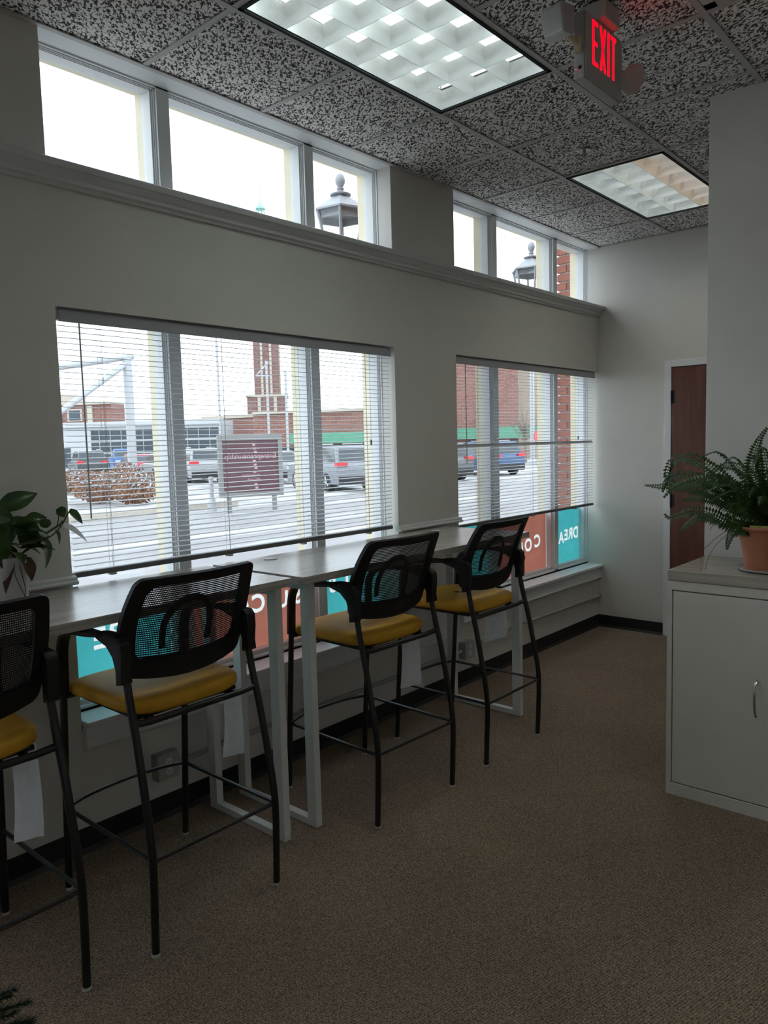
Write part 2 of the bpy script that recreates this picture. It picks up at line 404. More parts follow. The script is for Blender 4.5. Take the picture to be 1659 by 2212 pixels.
# window wall
m = MB()
m.box(XO, 0, YF, YB, 0, ZS-.04)
m.box(XO, 0, YF, YB, ZH, ZL)
edges = [YF]+[e for u_ in UNITS for e in u_]
for a, b in zip(edges[0::2], edges[1::2]): m.box(XO, 0, a, b, ZS-.04, ZH); m.box(XO, 0, a, b, ZL, 3.42)
m.box(XO, -.20, YF, YB, 3.20, 3.42)
wl = struct(m.build('wall_left', M_wall), 'grey painted window wall with ledge')
struct(MB().box(-.21, 0, YF, YB, 3.1445, 3.20).build('trim_40', M_white), 'white soffit above the clerestory windows')
# back wall with door opening
DX0, DX1, DZ = .613, 1.527, 2.131
m = MB().box(XO, DX0, YB, YB+.15, 0, 3.42).box(DX1, XR, YB, YB+.15, 0, 3.42).box(DX0, DX1, YB, YB+.15, DZ, 3.42)
wb = struct(m.build('wall_back', M_wall), 'grey painted end wall')
m = MB().box(1.59, XR, 3.768, 3.90, 0, 3.42); struct(m.build('wall_partition', M_wall, bevel=.004), 'grey partition wall behind the cabinet')
m = MB().box(XR, XR+.15, YF-.15, YB+.15, 0, 3.42); struct(m.build('wall_right', M_wall))
m = MB().box(XO, XR, YF-.15, YF, 0, 3.42); struct(m.build('wall_front', M_wall))
# roof deck above the suspended ceiling
deck = struct(MB().box(XO-.1, XR+.15, YF-.15, YB+.15, 3.42, 3.55).build('ceiling_deck', M_tee))

# suspended ceiling: tees and tiles
G = .6096; XA = .5941; Y0 = 1.8012
ceil = struct(empty('ceiling', (0, 0, H)), 'suspended ceiling of fissured acoustic tiles')
xs = [0]+[XA+G*i for i in range(-0, 10)]; xs = [x for x in xs if x < XR]+[XR]
ys = [Y0+G*j for j in range(-18, 8)]; ys = [YF]+[y for y in ys if YF+.02 < y < YB-.02]+[YB]
FIX = {(XA, 0): 0}
def cell_key(x, y): return (round(x, 3), round(y, 3))
fixtures = [(XA, Y0), (XA, Y0+4*G), (XA+3*G, Y0+4*G)]               # corner of each 2x4 fixture; the third is unseen, added to brighten end wall
fixtures += [(XA+c_*G, Y0-r_*G) for c_ in (4, 7) for r_ in (0, 4, 8, 12)]  # unseen fixtures, added out of view as fill light for the room
taken = set()
for fx, fy in fixtures: taken.add(cell_key(fx, fy)); taken.add(cell_key(fx, fy+G))
VENT = cell_key(XA+2*G, Y0+1*G)
tile_meshes = {}
TT = .012
for i in range(len(xs)-1):
    for j in range(len(ys)-1):
        x0, x1, y0_, y1 = xs[i], xs[i+1], ys[j], ys[j+1]
        if cell_key(x0, y0_) in taken or cell_key(x0, y0_) == VENT: continue
        dx, dy = x1-x0, y1-y0_; k = (round(dx, 3), round(dy, 3))
        if k not in tile_meshes:
            mb = MB().box(-dx/2+.009, dx/2-.009, -dy/2+.009, dy/2-.009, .006, .006+TT)
            me = mb.mesh('ceiling_tile'); me.materials.append(M_tile); tile_meshes[k] = me
        inst('ceiling_tile', tile_meshes[k], ((x0+x1)/2, (y0_+y1)/2, H), ceil)
for x in xs[1:-1]:
    MB().box(x-.012, x+.012, YF, YB, H-.001, H+.004).box(x-.003, x+.003, YF, YB, H+.004, H+.05).build('main_tee', M_tee, ceil)
tee_m = {}
for j, y in enumerate(ys[1:-1]):
    for i in range(len(xs)-1):
        dx = xs[i+1]-xs[i]; x = (xs[i]+xs[i+1])/2
        if any(abs(fx-xs[i]) < .01 and abs(fy+G-y) < .01 for fx, fy in fixtures): continue
        k = round(dx, 3)
        if k not in tee_m:
            me = MB().box(-dx/2+.012, dx/2-.012, -.012, .012, .0005, .004).mesh('cross_tee'); me.materials.append(M_tee); tee_m[k] = me
        inst('cross_tee', tee_m[k], (x, y, H), ceil)
mb = MB().box(-.002, .022, YF, YB, H-.002, H+.003).box(0, XR, YB-.022, YB, H-.002, H+.003)
mb.build('wall_angle', M_tee, ceil)
# a bit of grey tape hanging off a tee and stains on a tile
tag(MB().tube([(.62, 3.63, H-.004), (.68, 3.622, H-.016), (.75, 3.617, H-.012), (.80, 3.628, H-.003)], 0, 6, flat=(.003, .0012)).build('tape_strip', M_galv, org=(.7, 3.62, H)), 'loose dark strip hanging off the ceiling grid near the exit sign', 'strip')

st = MB()
for x, y, r in ((1.115, 3.175, .016), (1.10, 3.20, .010), (1.135, 3.20, .007), (1.13, 3.265, .009), (1.14, 3.25, .005)):
    st.lathe([(r*.6, 0), (r, .001), (r*.7, .0025)], (x, y, H+.0040), 7, ph=x*50)
st.build('ceiling_stain', mat('brown_stain', (.035, .022, .016), .9, var=.3, vscale=80), ceil)['kind'] = 'stuff'

# fluorescent fixtures with parabolic louvers
def fixture(x0, y0_, label, warm, detail=True):
    t = empty('ceiling_light', (x0+G/2, y0_+G, H)); tag(t, label, 'ceiling light', 'recessed fluorescent troffers')
    a, b, c, d = x0+.012, x0+G-.012, y0_+.012, y0_+2*G-.012
    mb = MB()
    mb.box(a, a+.016, c, d, H-.004, H+.10).box(b-.016, b, c, d, H-.004, H+.10).box(a, b, c, c+.016, H-.004, H+.10).box(a, b, d-.016, d, H-.004, H+.10)
    mb.build('frame', M_gap, t)
    i0, i1, j0, j1 = a+.018, b-.018, c+.018, d-.018
    MB().box(i0-.004, i1+.004, j0-.004, j1+.004, H+.125, H+.135).box(i0-.006, i0-.003, j0, j1, H+.07, H+.13).box(i1+.003, i1+.006, j0, j1, H+.07, H+.13).box(i0, i1, j0-.006, j0-.003, H+.07, H+.13).box(i0, i1, j1+.003, j1+.006, H+.07, H+.13).build('reflector_pan', M_pan, t)
    w3 = (i1-i0)/3; l6 = (j1-j0)/6
    for k in range(3):
        xc = i0+w3*(k+.5)
        MB().tube([(xc, j0+.01, H+.108), (xc, j1-.01, H+.108)], .016, 10).build('fluorescent_tube', M_tubew if (warm and k == 2) else M_tubec, t, smooth=True)
    # blade profile: wide at top, thin at the bottom (curved)
    prof = [(.0010, 0), (.0030, .014), (.0075, .032), (.0150, .052), (.0260, .072)]
    hgt = .004
    ring = [(-p, H+hgt+z) for p, z in prof]; ring2 = [(p, H+hgt+z) for p, z in reversed(prof)]
    for k in range(4):
        xc = i0+w3*k
        MB().prism([(xc+p, z) for p, z in ring+ring2], 'y', j0, j1).build('louver_blade', M_alu, t, smooth=True)
    for k in range(7):
        yc = j0+l6*k
        MB().prism([(yc+p, z) for p, z in ring+ring2], 'x', i0, i1).build('louver_blade', M_alu, t, smooth=True)
    return t
FL = ['large fluorescent troffer at the top of the frame beside the exit sign', 'fluorescent troffer with one warm pinkish lamp, partly behind the partition', 'added fill troffer hidden behind the partition near the door']
ROWS = ['in the window row', 'in the middle row', 'in the right hand row']
ORD = ['first', 'second', 'third', 'fourth']
for fx, fy in fixtures[3:]:
    FL.append('added fill troffer outside the picture, %s %s counted from the camera' % (ORD[round((Y0-fy)/G/4)], ROWS[{0: 0, 4: 1, 7: 2}[round((fx-XA)/G)]]))
for k, (fx, fy) in enumerate(fixtures): fixture(fx, fy, FL[k], k == 1)

# ceiling air vent
vx, vy = VENT
t = tag(empty('ceiling_vent', (vx+G/2, vy+G/2, H)), 'square grey ceiling air vent at the top right', 'vent')
MB().box(vx+.014, vx+G-.014, vy+.014, vy+G-.014, H+.03, H+.05).build('plenum_back', M_gap, t)
mb = MB()
for e in (0, .11, .2):
    q = .014+e; x0, x1, y0_, y1 = vx+q, vx+G-q, vy+q, vy+G-q
    fr = MB()
    for (ax, bx, ay, by) in ((x0, x1, y0_, y0_+.04), (x0, x1, y1-.04, y1), (x0, x0+.04, y0_, y1), (x1-.04, x1, y0_, y1)): fr.box(ax, bx, ay, by, H+.002, H+.012)
    fr.build('vent_cone', M_tee, t)

# sprinklers
def sprinkler(x, y, label):
    t = tag(empty('sprinkler_head', (x, y, H)), label, 'sprinkler', 'ceiling sprinklers')
    MB().lathe([(.012, .006), (.036, .004), (.040, -.002), (.036, -.006), (.012, -.004)], (x, y, H), 20).build('escutcheon', M_chrome, t, smooth=True)
    MB().lathe([(.010, 0), (.010, -.012), (.006, -.016), (.005, -.034), (.008, -.036)], (x, y, H), 10).tube([(x-.009, y, H-.01), (x-.012, y, H-.022), (x-.004, y, H-.034)], .002, 6).tube([(x+.009, y, H-.01), (x+.012, y, H-.022), (x+.004, y, H-.034)], .002, 6).build('frame_arms', M_galv, t)
    MB().lathe([(.014, -.036), (.015, -.038), (.003, -.0385)], (x, y, H), 12).build('deflector', M_galv, t)
sprinkler(.884, 3.928, 'ceiling sprinkler head in a tile between the two lights')
sprinkler(1.375, 4.40, 'ceiling sprinkler head beside the partition corner')

# crown ledge
def profile_trim(name, poly, y0_, y1, m_, parent=None, x=0, z=0, smooth=True):
    return MB().prism([(x+p[0], z+p[1]) for p in poly], 'y', y0_, y1).build(name, m_, parent, smooth=smooth)
crown = [(-.02, 0), (.012, 0), (.016, .012), (.028, .016), (.030, .03), (.040, .036), (.052, .05), (.056, .056), (.062, .056), (.066, .062), (.066, .080), (.06, .084), (-.02, .084)]
# (profile drawn in x,z; ledge top at ZL+.03)
struct(profile_trim('trim_1', crown, YF, YB, M_crown, x=0, z=ZL-.055), 'moulded ledge below the high windows')
# ledge deck
struct(MB().box(-.14, .03, YF, YB, ZL-.01, ZL+.027).build('trim_2', M_crown), 'window ledge')
# chair rails
rail = [(-.002, 0), (.020, 0), (.028, .006), (.028, .012), (.018, .018), (.016, .028), (.006, .034), (-.002, .034)]
k = 3
for a, b in ((.75, 1.375), (3.345, 3.945), (-1.83, -1.22), (-4.41, -3.80), (-6.99, -6.38)):
    struct(profile_trim('trim_%d' % k, rail, a-.012 if a > YF else a, b+.012, M_crown, x=0, z=1.082), 'chair rail moulding'); k += 1
# panelled pilaster below the rail on the pier between the windows
mb = MB().box(0, .006, 3.40, 3.89, .47, 1.04)
mb.box(0, .016, 3.40, 3.46, .3, 1.06).box(0, .016, 3.83, 3.89, .3, 1.06).box(0, .016, 3.46, 3.83, .98, 1.06).box(0, .016, 3.46, 3.83, .3, .36)
struct(mb.build('trim_%d' % k, M_crown), 'white panel moulding below the chair rail'); k += 1
# base boards
def base(name, mb): return struct(mb.build(name, M_dark), 'black vinyl base')
base('baseboard_left', MB().prism([(0, 0), (.016, 0), (.010, .012), (.006, .02), (.006, .10), (0, .10)], 'y', YF, YB))
base('baseboard_back', MB().prism([(YB, 0), (YB-.016, 0), (YB-.010, .012), (YB-.006, .02), (YB-.006, .10), (YB, .10)], 'x', 0, .562).box(1.578, XR, YB-.008, YB, 0, .10))
base('baseboard_right', MB().box(1.59, XR, 3.76, 3.768, 0, .10))

# ------------------------------------------------------------------ windows
XG = -.172
def window(n, ua, ub, z0, z1, label, right_wall=False, head=None, films=None, inview=True):
    t = struct(empty('window_%d' % n, (0, (ua+ub)/2, z0)), label)
    W = ub-ua
    m1, m2 = ua+.58, ub-.53
    if ub > 5.9: m1, m2 = 4.56, 5.42
    steps = [(-.112, -.10, .030), (-.118, -.112, .036), (-.124, -.118, .041), (-.190, -.124, .048)]
    for mc in (m1, m2):
        mb = MB()
        for a, b, hw in steps: mb.box(a, b, mc-hw, mc+hw, z0, z1)
        mb.build('mullion', M_white, t)
    # perimeter frame
    mb = MB(); hz = head if head else z1
    for (a, b, hw), e in zip(steps, (.004, .008, .011, .014)):
        eb = .052 if a < -.15 else .03
        if a > -.111: continue
        mb.box(a, b, ua, ua+e, z0, z1).box(a, b, ub-e, ub, z0, z1)
        mb.box(a, b, ua+e, ub-e, hz-e, z1+.05).box(a, b, ua+e, ub-e, z0, z0+eb)
    mb.build('window_frame', M_white, t)
    mb = MB().box(-.25, -.19, ua, ua+.026, z0, z1).box(-.25, -.19, ub-.005, ub+.04, z0, z1).box(-.25, -.19, ua, ub, hz+.004, z1+.05).box(-.25, -.19, ua, ub, z0-.05, z0+.03)
    for mc in (m1, m2): mb.box(-.24, -.19, mc-.047, mc+.047, z0, z1)
    mb.build('exterior_casing', M_cream, t)
    bays = [(ua+.012, m1-.048), (m1+.048, m2-.048), (m2+.048, ub-.012)]
    for a, b in bays: MB().box(XG-.002, XG+.002, a-.004, b+.004, z0+.01, hz+.02).build('pane', M_glass, t)
    if films:
        for (a, b), (mm, words) in zip(bays, films):
            f = MB().box(XG+.0024, XG+.0036, a+.003, b-.003, z0+.050, 1.012).build('window_film', mm, t)
            f['label'] = 'teal translucent window film' if mm is M_teal else 'salmon pink translucent window film'
            cuts = []
            for ch, yy, zz, size, rot in words:
                o = None
                for ext in (.0006, .006):
                    me = text_mesh(ch, size, ext, size*.035); me.materials.append(M_letter)
                    o = inst('lettering' if ext < .001 else 'cutter', me, (XG+.0030, yy, zz), f)
                    # reads from outside: local x -> -y, local y -> z
                    o.rotation_euler = Matrix(((0, 0, -1), (-1, 0, 0), (0, 1, 0))).to_euler()
                    o.rotation_euler.rotate(Matrix.Rotation(rot, 3, 'X'))
                cuts.append(o)
            if cuts:
                for o in cuts:
                    md = f.modifiers.new('cut', 'BOOLEAN'); md.operation = 'DIFFERENCE'; md.object = o; md.solver = 'EXACT'
                bpy.context.view_layer.update()
                me = bpy.data.meshes.new_from_object(f.evaluated_get(bpy.context.evaluated_depsgraph_get()))
                f.modifiers.clear(); f.data = me
                for o in cuts: bpy.data.objects.remove(o)
                me.materials.clear(); me.materials.append(mm)
    return t, bays, (m1, m2)
s_ = .9905
def Lr(ch, y, z, size=.125, rot=0.): return (ch, y*s_, 1.595+(z-1.595)*s_, size, rot)
films1 = [(M_teal, [Lr('E', 1.577, .792, .125), Lr('R', 1.648, .800, .13, .05)]),
          (M_salmon, [Lr('S', 2.715, .785, .12), Lr('U', 2.605, .782, .12, -.05), Lr('C', 2.445, .790, .125), Lr('C', 2.34, .79, .12, .05)]),
          (M_teal, [Lr('S', 2.985, .800, .12, .08), Lr('L', 3.085, .802, .14)])]
films2 = [(M_teal, []),
          (M_salmon, [Lr('C', 5.285, .790, .135, .1), Lr('O', 5.145, .772, .135, .1), Lr('U', 5.02, .750, .135, .15), Lr('A', 4.905, .722, .13, .2)]),
          (M_teal, [Lr('D', 5.935, .790, .13), Lr('R', 5.845, .790, .13), Lr('E', 5.765, .786, .125), Lr('A', 5.68, .770, .13)])]
w1, bays1, mm1 = window(1, *UNITS[4], ZS-.01, ZH, 'wide lower window with three panes behind blinds', films=films1)
w2, bays2, mm2 = window(2, *UNITS[5], ZS-.01, ZH, 'lower window beside the end wall with half-raised blind', films=films2)
window(3, *UNITS[4], ZL+.02, 3.25, 'high clerestory window with three panes', head=3.142)
window(4, *UNITS[5], ZL+.02, 3.25, 'far clerestory window next to the end wall', head=3.142)
for k_, (u_, where) in enumerate(zip(UNITS[3::-1], ('just left of the frame', 'second left of the frame', 'third left of the frame', 'at the near end of the room'))):  # unseen window bays, added to let more daylight into the room
    window(5+2*k_, *u_, ZS-.01, ZH, 'added unseen lower window '+where)
    window(6+2*k_, *u_, ZL+.02, 3.25, 'added unseen clerestory window '+where, head=3.142)
# tan animal silhouette on the salmon film
poly = [(0, 0), (.03, 0), (.035, .055), (.085, .06), (.095, 0), (.125, 0), (.12, .075), (.135, .10), (.10, .155), (.085, .13), (.06, .105), (.01, .10), (-.01, .13), (-.025, .12), (-.005, .075)]
sc = 1.25
f2 = [c for c in w2.children if c.name.startswith('window_film')][1]
MB().prism([(4.93*s_+.0+p[0]*sc, .575+p[1]*sc*.95) for p in poly], 'x', XG+.004, XG+.0052).build('tan_silhouette', M_tan, f2)

# stools and aprons
def sill(n, a, b):
    t = struct(empty('trim_%d' % n, (0, (a+b)/2, ZS)), 'white window stool and apron')
    MB().box(-.10, .048, a, b, ZS-.022, ZS).build('window_sill', M_white, t, bevel=.005)
    MB().box(0, .03, a, b, ZS-.105, ZS-.022).prism([(0, ZS-.122), (.012, ZS-.122), (.036, ZS-.108), (.036, ZS-.102), (0, ZS-.102)], 'y', a, b).build('apron', M_white, t)
    MB().box(-.112, -.10, a, b, ZS-.022, ZS+.010).build('sill_step', M_white, t)
sill(20, 1.378, 3.345); sill(21, 3.945, YB); [sill(22+k_, *u_) for k_, u_ in enumerate(UNITS[:4])]

# ------------------------------------------------------------------ door
t = struct(empty('door_1', ((DX0+DX1)/2, YB, 0)), 'dark red wooden door in the end wall')
FR = .052
MB().box(DX0-FR, DX0, YB-.02, YB+.15, 0, DZ+FR).box(DX1, DX1+FR, YB-.02, YB+.15, 0, DZ+FR).box(DX0, DX1, YB-.02, YB+.15, DZ, DZ+FR).box(DX0, DX0+.012, YB+.03, YB+.15, 0, DZ).box(DX1-.012, DX1, YB+.03, YB+.15, 0, DZ).box(DX0, DX1, YB+.03, YB+.15, DZ-.012, DZ).build('door_frame', M_white, t, bevel=.003)
leaf = MB().box(DX0+.004, DX1-.004, YB-.012, YB+.029, .012, DZ-.004).build('door_leaf', M_door, t, bevel=.002)
for z in (.28, 1.09, 1.9):
    MB().tube([(DX0+.002, YB-.016, z-.05), (DX0+.002, YB-.016, z+.05)], .007, 8).box(DX0+.004, DX0+.03, YB-.0135, YB-.012, z-.05, z+.05).build('hinge', M_blackmetal, leaf)
kn = MB().lathe([(.006, 0), (.03, .002), (.03, .008), (.011, .012), (.011, .04), (.026, .05), (.028, .06), (.018, .07)], (0, 0, 0), 16)
kn.v = [(DX1-.08+x, YB-.012-z, .98+y) for x, y, z in kn.v]; kn.build('door_knob', M_chrome, leaf, smooth=True)

# ------------------------------------------------------------------ blinds
def blind(a, b, ztop, zbot, label, wands, ladders, turned=()):
    t = tag(empty('window_blind', (-.035, (a+b)/2, ztop)), label, 'blind', 'white horizontal mini blinds')
    xc = -.036
    MB().box(xc-.02, xc+.02, a, b, ztop-.042, ztop).box(xc+.02, xc+.024, a, b, ztop-.05, ztop-.004).build('head_rail', M_rail, t, bevel=.003)
    MB().box(xc-.014, xc+.014, a+.006, b-.006, zbot-.012, zbot+.008).build('bottom_rail', M_brailshade, t, bevel=.004)
    L = b-a-.012; mb = MB()
    n = 5; rows = []
    for s, dz in ((1, 0), (-1, -.0007)):
        pass
    top = []; bot = []
    for i in range(n):
        u = -1+2*i/(n-1); top.append((u*.0125, .0016*(1-u*u)))
    poly = top+[(p[0], p[1]-.0011) for p in reversed(top)]
    mb.prism(poly, 'y', -L/2, L/2); me = mb.mesh('slat', smooth=True); me.materials.append(M_slat)
    z = ztop-.062; k = 0
    pitch = .0222
    while z > zbot+.012:
        tilt = .10+.02*math.sin(k*2.1)
        if k in turned: tilt = 1.0
        inst('slat', me, (xc, (a+b)/2, z), t, rot=(random.uniform(-.0012, .0012), tilt, 0)); z -= pitch; k += 1
    for y in ladders:
        MB().tube([(xc-.0135, y, ztop-.04), (xc-.0135, y, zbot)], .0007, 5).tube([(xc+.0135, y, ztop-.04), (xc+.0135, y, zbot)], .0007, 5).tube([(xc, y+.012, ztop-.04), (xc, y+.012, zbot)], .0009, 5).build('ladder_cord', M_cord, t)
    for y, zl in wands:
        MB().tube([(xc+.026, y, ztop-.05), (xc+.027, y+.002, zl)], .0033, 6).build('tilt_wand', M_slat, t)
    for y in (ladders[-1]+.02,):
        c_ = MB().tube([(xc+.027, y, ztop-.045), (xc+.027, y-.004, 1.62)], .001, 5).tube([(xc+.027, y-.004, 1.62), (xc+.027, y-.004, 1.59)], .006, 8).build('lift_cord', M_cord, t)
    for y in ladders: MB().box(xc-.010, xc+.018, y-.012, y+.012, zbot-.02, zbot-.011).build('cord_clip', M_glide, t)
blind(1.392, 3.328, ZH-.004, 1.112, 'white mini blind fully lowered over the wide window', [(1.47, 1.33)], [1.56, 2.15, 2.62, 3.12])
blind(3.958, 5.925, ZH-.004, 1.048, 'white mini blind lowered over the far window beside the end wall', [(4.06, 1.45)], [4.22, 4.93, 5.60], turned=(23,))

# ------------------------------------------------------------------ conduit and outlets
t = tag(empty('conduit', (.03, 3.9, .24)), 'grey painted conduit running along the wall below the windows', 'conduit')
def pipe(pts, p=t): return MB().tube(pts, .0105, 10).build('pipe', M_conduit, p, smooth=True)
pipe([(.03, 1.78, .245), (.03, 1.86, .235), (.018, 1.96, .235), (.018, 3.0, .235), (.018, 3.86, .235), (.024, 3.916, .24)])
pipe([(.03, 4.04, .245), (.024, 4.09, .255), (.018, 4.16, .272), (.018, 4.24, .278), (.018, 5.0, .27), (.018, YB, .262)])
for y in (2.55, 4.30): MB().box(0, .031, y-.012, y+.012, .221 if y < 4 else .262, .25 if y < 4 else .292).build('strap', M_conduit, t)
MB().tube([(.018, YB-.006, .262), (.018, YB, .262)], .017, 16).build('collar', M_galv, t)
def outlet(yc, zc, label):
    t = tag(empty('outlet_box', (0, yc, zc)), label, 'outlet', 'surface mounted outlet boxes')
    MB().box(0, .045, yc-.055, yc+.055, zc-.055, zc+.055).build('box', M_galv, t, bevel=.006)
    MB().box(.045, .052, yc-.052, yc+.052, zc-.056, zc+.056).build('cover_plate', M_conduit, t, bevel=.003)
    for dz in (-.021, .021):
        r = MB().tube([(.051, yc, zc+dz), (.0555, yc, zc+dz)], .0165, 14).build('receptacle', M_white, t)
        MB().box(.0553, .0562, yc-.008, yc-.0055, zc+dz-.004, zc+dz+.006).box(.0553, .0562, yc+.0055, yc+.008, zc+dz-.004, zc+dz+.006).tube([(.0553, yc, zc+dz-.009), (.0562, yc, zc+dz-.009)], .0025, 8).build('slot', M_gap, r)
    for sy in (-1, 1):
        for sz in (-1, 1): MB().tube([(.052, yc+sy*.044, zc+sz*.047), (.0535, yc+sy*.044, zc+sz*.047)], .0035, 8).build('screw', M_chrome, t)
outlet(1.722, .243, 'metal outlet box on the wall behind the second yellow chair')
outlet(3.975, .243, 'metal outlet box on the wall below the pier between the windows')

# ------------------------------------------------------------------ bar tables
def table(y0_, y1, x0, x1, zt, label):
    t = tag(empty('bar_table', ((x0+x1)/2, (y0_+y1)/2, 0)), label, 'table', 'bar height tables along the windows')
    MB().box(x0, x1, y0_, y1, zt-.032, zt).build('tabletop', M_lam, t, bevel=.0015)
    for s, yy in ((1, y0_+.055), (-1, y1-.06)):
        a, b = (yy, yy+.034) if s > 0 else (yy-.034+.034, yy+.034)
        xa, xb = x0+.045, x1-.035
        fr = MB().box(xb-.052, xb, a, b, .03, zt-.034).build('leg', M_wmetal, t, bevel=.002)
        MB().box(xa, xa+.052, a, b, .03, zt-.034).build('leg', M_wmetal, t, bevel=.002)
        MB().box(xa, xb, a, b, 0, .03).build('foot_bar', M_wmetal, t, bevel=.002)
        MB().box(xa+.052, xb-.052, a, b, zt-.066, zt-.034).build('top_bar', M_wmetal, t, bevel=.002)
    MB().box(x0+.30, x0+.34, y0_+.09, y1-.09, zt-.062, zt-.034).build('stretcher', M_wmetal, t)
    g = MB().lathe([(.03, .0), (.032, .003), (.028, .0042)], (x0+.10, (y0_+y1)/2-.62 if y0_ > 1 else (y0_+y1)/2, zt), 24).build('cable_grommet', M_wmetal, t, smooth=True)
    if y0_ > 1: MB().lathe([(.03, .0), (.032, .003), (.028, .0042)], (x0+.10, y1-.22, zt), 24).build('cable_grommet', M_wmetal, t, smooth=True)
    return t
table(.215, 1.965, .031, .61, 1.078, 'greige wood-look bar table with white legs, carrying the leafy plant')
table(2.010, 3.755, .031, .628, 1.075, 'greige wood-look bar table with white legs, between the third and fourth chairs and the window')

# ------------------------------------------------------------------ stools
def sm(p, n=4):
    # Catmull-Rom through points
    P_ = [Vector(q) for q in p]; P_ = [P_[0]*2-P_[1]]+P_+[P_[-1]*2-P_[-2]]; o = []
    for i in range(1, len(P_)-2):
        for k in range(n):
            u = k/n; a, b, c, d = P_[i-1:i+3]
            o.append(.5*((2*b)+(c-a)*u+(2*a-5*b+4*c-d)*u*u+(3*b-a-3*c+d)*u**3))
    o.append(P_[-2]); return o
def bx(s, t_):
    cx = .165+.05*t_+.075*t_**2.2
    return cx-.035*s*s+.0
def bw(t_): return .222+.028*math.sin(PI*min(1, t_*.92+.08))+.004*t_
def bz(s, t_): return .868+.33*t_-.030*(1-t_)**2*(1-s*s)
def bpnt(s, t_, off=0.):
    return Vector((bx(s, t_)+off, s*bw(t_), bz(s, t_)-off*.25))
def rrect(s1, t0, t1, rs, rt, n=7):
    o = []
    for cx, cy, a0 in ((s1-rs, t1-rt, 0), (-s1+rs, t1-rt, PI/2), (-s1+rs, t0+rt, PI), (s1-rs, t0+rt, 1.5*PI)):
        for k in range(n+1):
            a = a0+PI/2*k/n; o.append((cx+rs*math.cos(a), cy+rt*math.sin(a)))
        # edge subdivisions
        nx = {0: (-s1+rs, t1), PI/2: (-s1, t0+rt), PI: (s1-rs, t0), 1.5*PI: (s1, t1-rt)}[a0]
        last = o[-1]
        for q in range(1, 8): o.append((last[0]+(nx[0]-last[0])*q/8, last[1]+(nx[1]-last[1])*q/8))
    return o
def make_chair():
    t = empty('bar_stool', (0, 0, 0))
    tr = .0128
    for s in (-1, 1):
        rear = sm([(.285, s*.25, .0), (.292, s*.25, .15), (.297, s*.249, .30), (.288, s*.248, .40), (.270, s*.247, .50), (.238, s*.245, .66), (.205, s*.243, .79), (.178, s*.241, .92)], 3)
        front = [(-.290, s*.25, 0), (-.262, s*.25, .40), (-.240, s*.249, .70), (-.230, s*.248, .84)]
        MB().tube(rear, tr, 12).build('leg', M_blackmetal, t, smooth=True)
        MB().tube(front, tr, 12).build('leg', M_blackmetal, t, smooth=True)
        arm = sm([(-.236, s*.249, .745), (-.230, s*.249, .85), (-.222, s*.249, .915), (-.190, s*.25, .965), (-.12, s*.252, .990), (0, s*.254, 1.0), (.10, s*.253, 1.004), (.165, s*.249, 1.004)], 5)
        a = MB().tube(arm, 0, 12, flat=(.0205, .0105), up=(1, 0, .0001)).build('armrest', M_blackplastic, t, smooth=True)
        # rear bracket wrapping leg and carrying the backrest
        poly = [(.045, 1.012), (.12, 1.016), (.188, 1.012), (.205, .995), (.207, .955), (.200, .90), (.205, .865), (.165, .855), (.166, .905), (.150, .945), (.115, .975), (.05, .992)]
        MB().prism(poly, 'y', s*.229, s*.268).build('arm_bracket', M_blackplastic, t, smooth=True, bevel=.006)
        for fx in (.285, -.290): MB().lathe([(.0145, 0), (.0145, .007), (.0135, .010)], (fx, s*.25, 0), 14).build('foot_glide', M_glide, t)
        # footrest side rail
        MB().tube([(.296, s*.249, .315), (-.268, s*.249, .315)], .0072, 8).build('side_footrail', M_blackmetal, t, smooth=True)
    MB().tube([(.297, -.249, .315), (.297, .249, .315)], .0072, 8).build('rear_footrail', M_blackmetal, t, smooth=True)
    MB().tube(sm([(-.268, -.249, .315), (-.305, -.15, .315), (-.318, 0, .315), (-.305, .15, .315), (-.268, .249, .315)], 4), .0072, 8).build('front_footrail', M_blackmetal, t, smooth=True)
    fr = MB().tube([(.218, -.245, .735), (.205, -.18, .724), (.205, .18, .724), (.218, .245, .735)], .0115, 10).tube([(-.236, -.248, .735), (-.236, .248, .735)], .0115, 10)
    for s in (-1, 1): fr.tube([(.205, s*.16, .724), (-.236, s*.16, .735)], .0105, 8)
    fr.build('seat_frame', M_blackmetal, t, smooth=True)
    # seat cushion
    N1, N2 = 20, 44; rings = []
    mb = MB()
    def sg(v, e): return math.copysign(abs(v)**e, v)
    for i in range(N1+1):
        ph = -PI/2+PI*i/N1; row = []
        for k in range(N2):
            th = 2*PI*k/N2
            ce = max(abs(math.cos(ph)), 1e-4)**.30
            x = -.055+.252*ce*sg(math.cos(th), .36); y = .232*ce*sg(math.sin(th), .42)
            z = .766+.034*sg(math.sin(ph), .62)
            u = (-x-.055)/.25
            z -= .022*max(0, u)**2.2 if u > 0 else 0
            if math.sin(ph) > 0: z -= .010*(1-(y/.232)**2)*max(0, 1-abs(x+.02)/.25)
            z += .010*(1-(y/.235)**2)*(1 if math.sin(ph) < 0 else .3)*-1*max(0, x/.2)
            row.append((x, y, z))
        rings.append(row)
    n0 = 0
    for row in rings: mb.v += row
    for i in range(N1):
        for k in range(N2): mb.f.append((i*N2+k, i*N2+(k+1) % N2, (i+1)*N2+(k+1) % N2, (i+1)*N2+k))
    seat = mb.build('seat', M_seat, t, smooth=True, weld=True)
    MB().box(-.27, .16, -.20, .20, .722, .738).build('seat_pan', M_blackplastic, t, bevel=.004)
    # backrest frame ring
    outer = rrect(1.0, 0, 1, .11, .075); inner = rrect(.80, .19, .915, .13, .09)
    mb = MB(); n = len(outer)
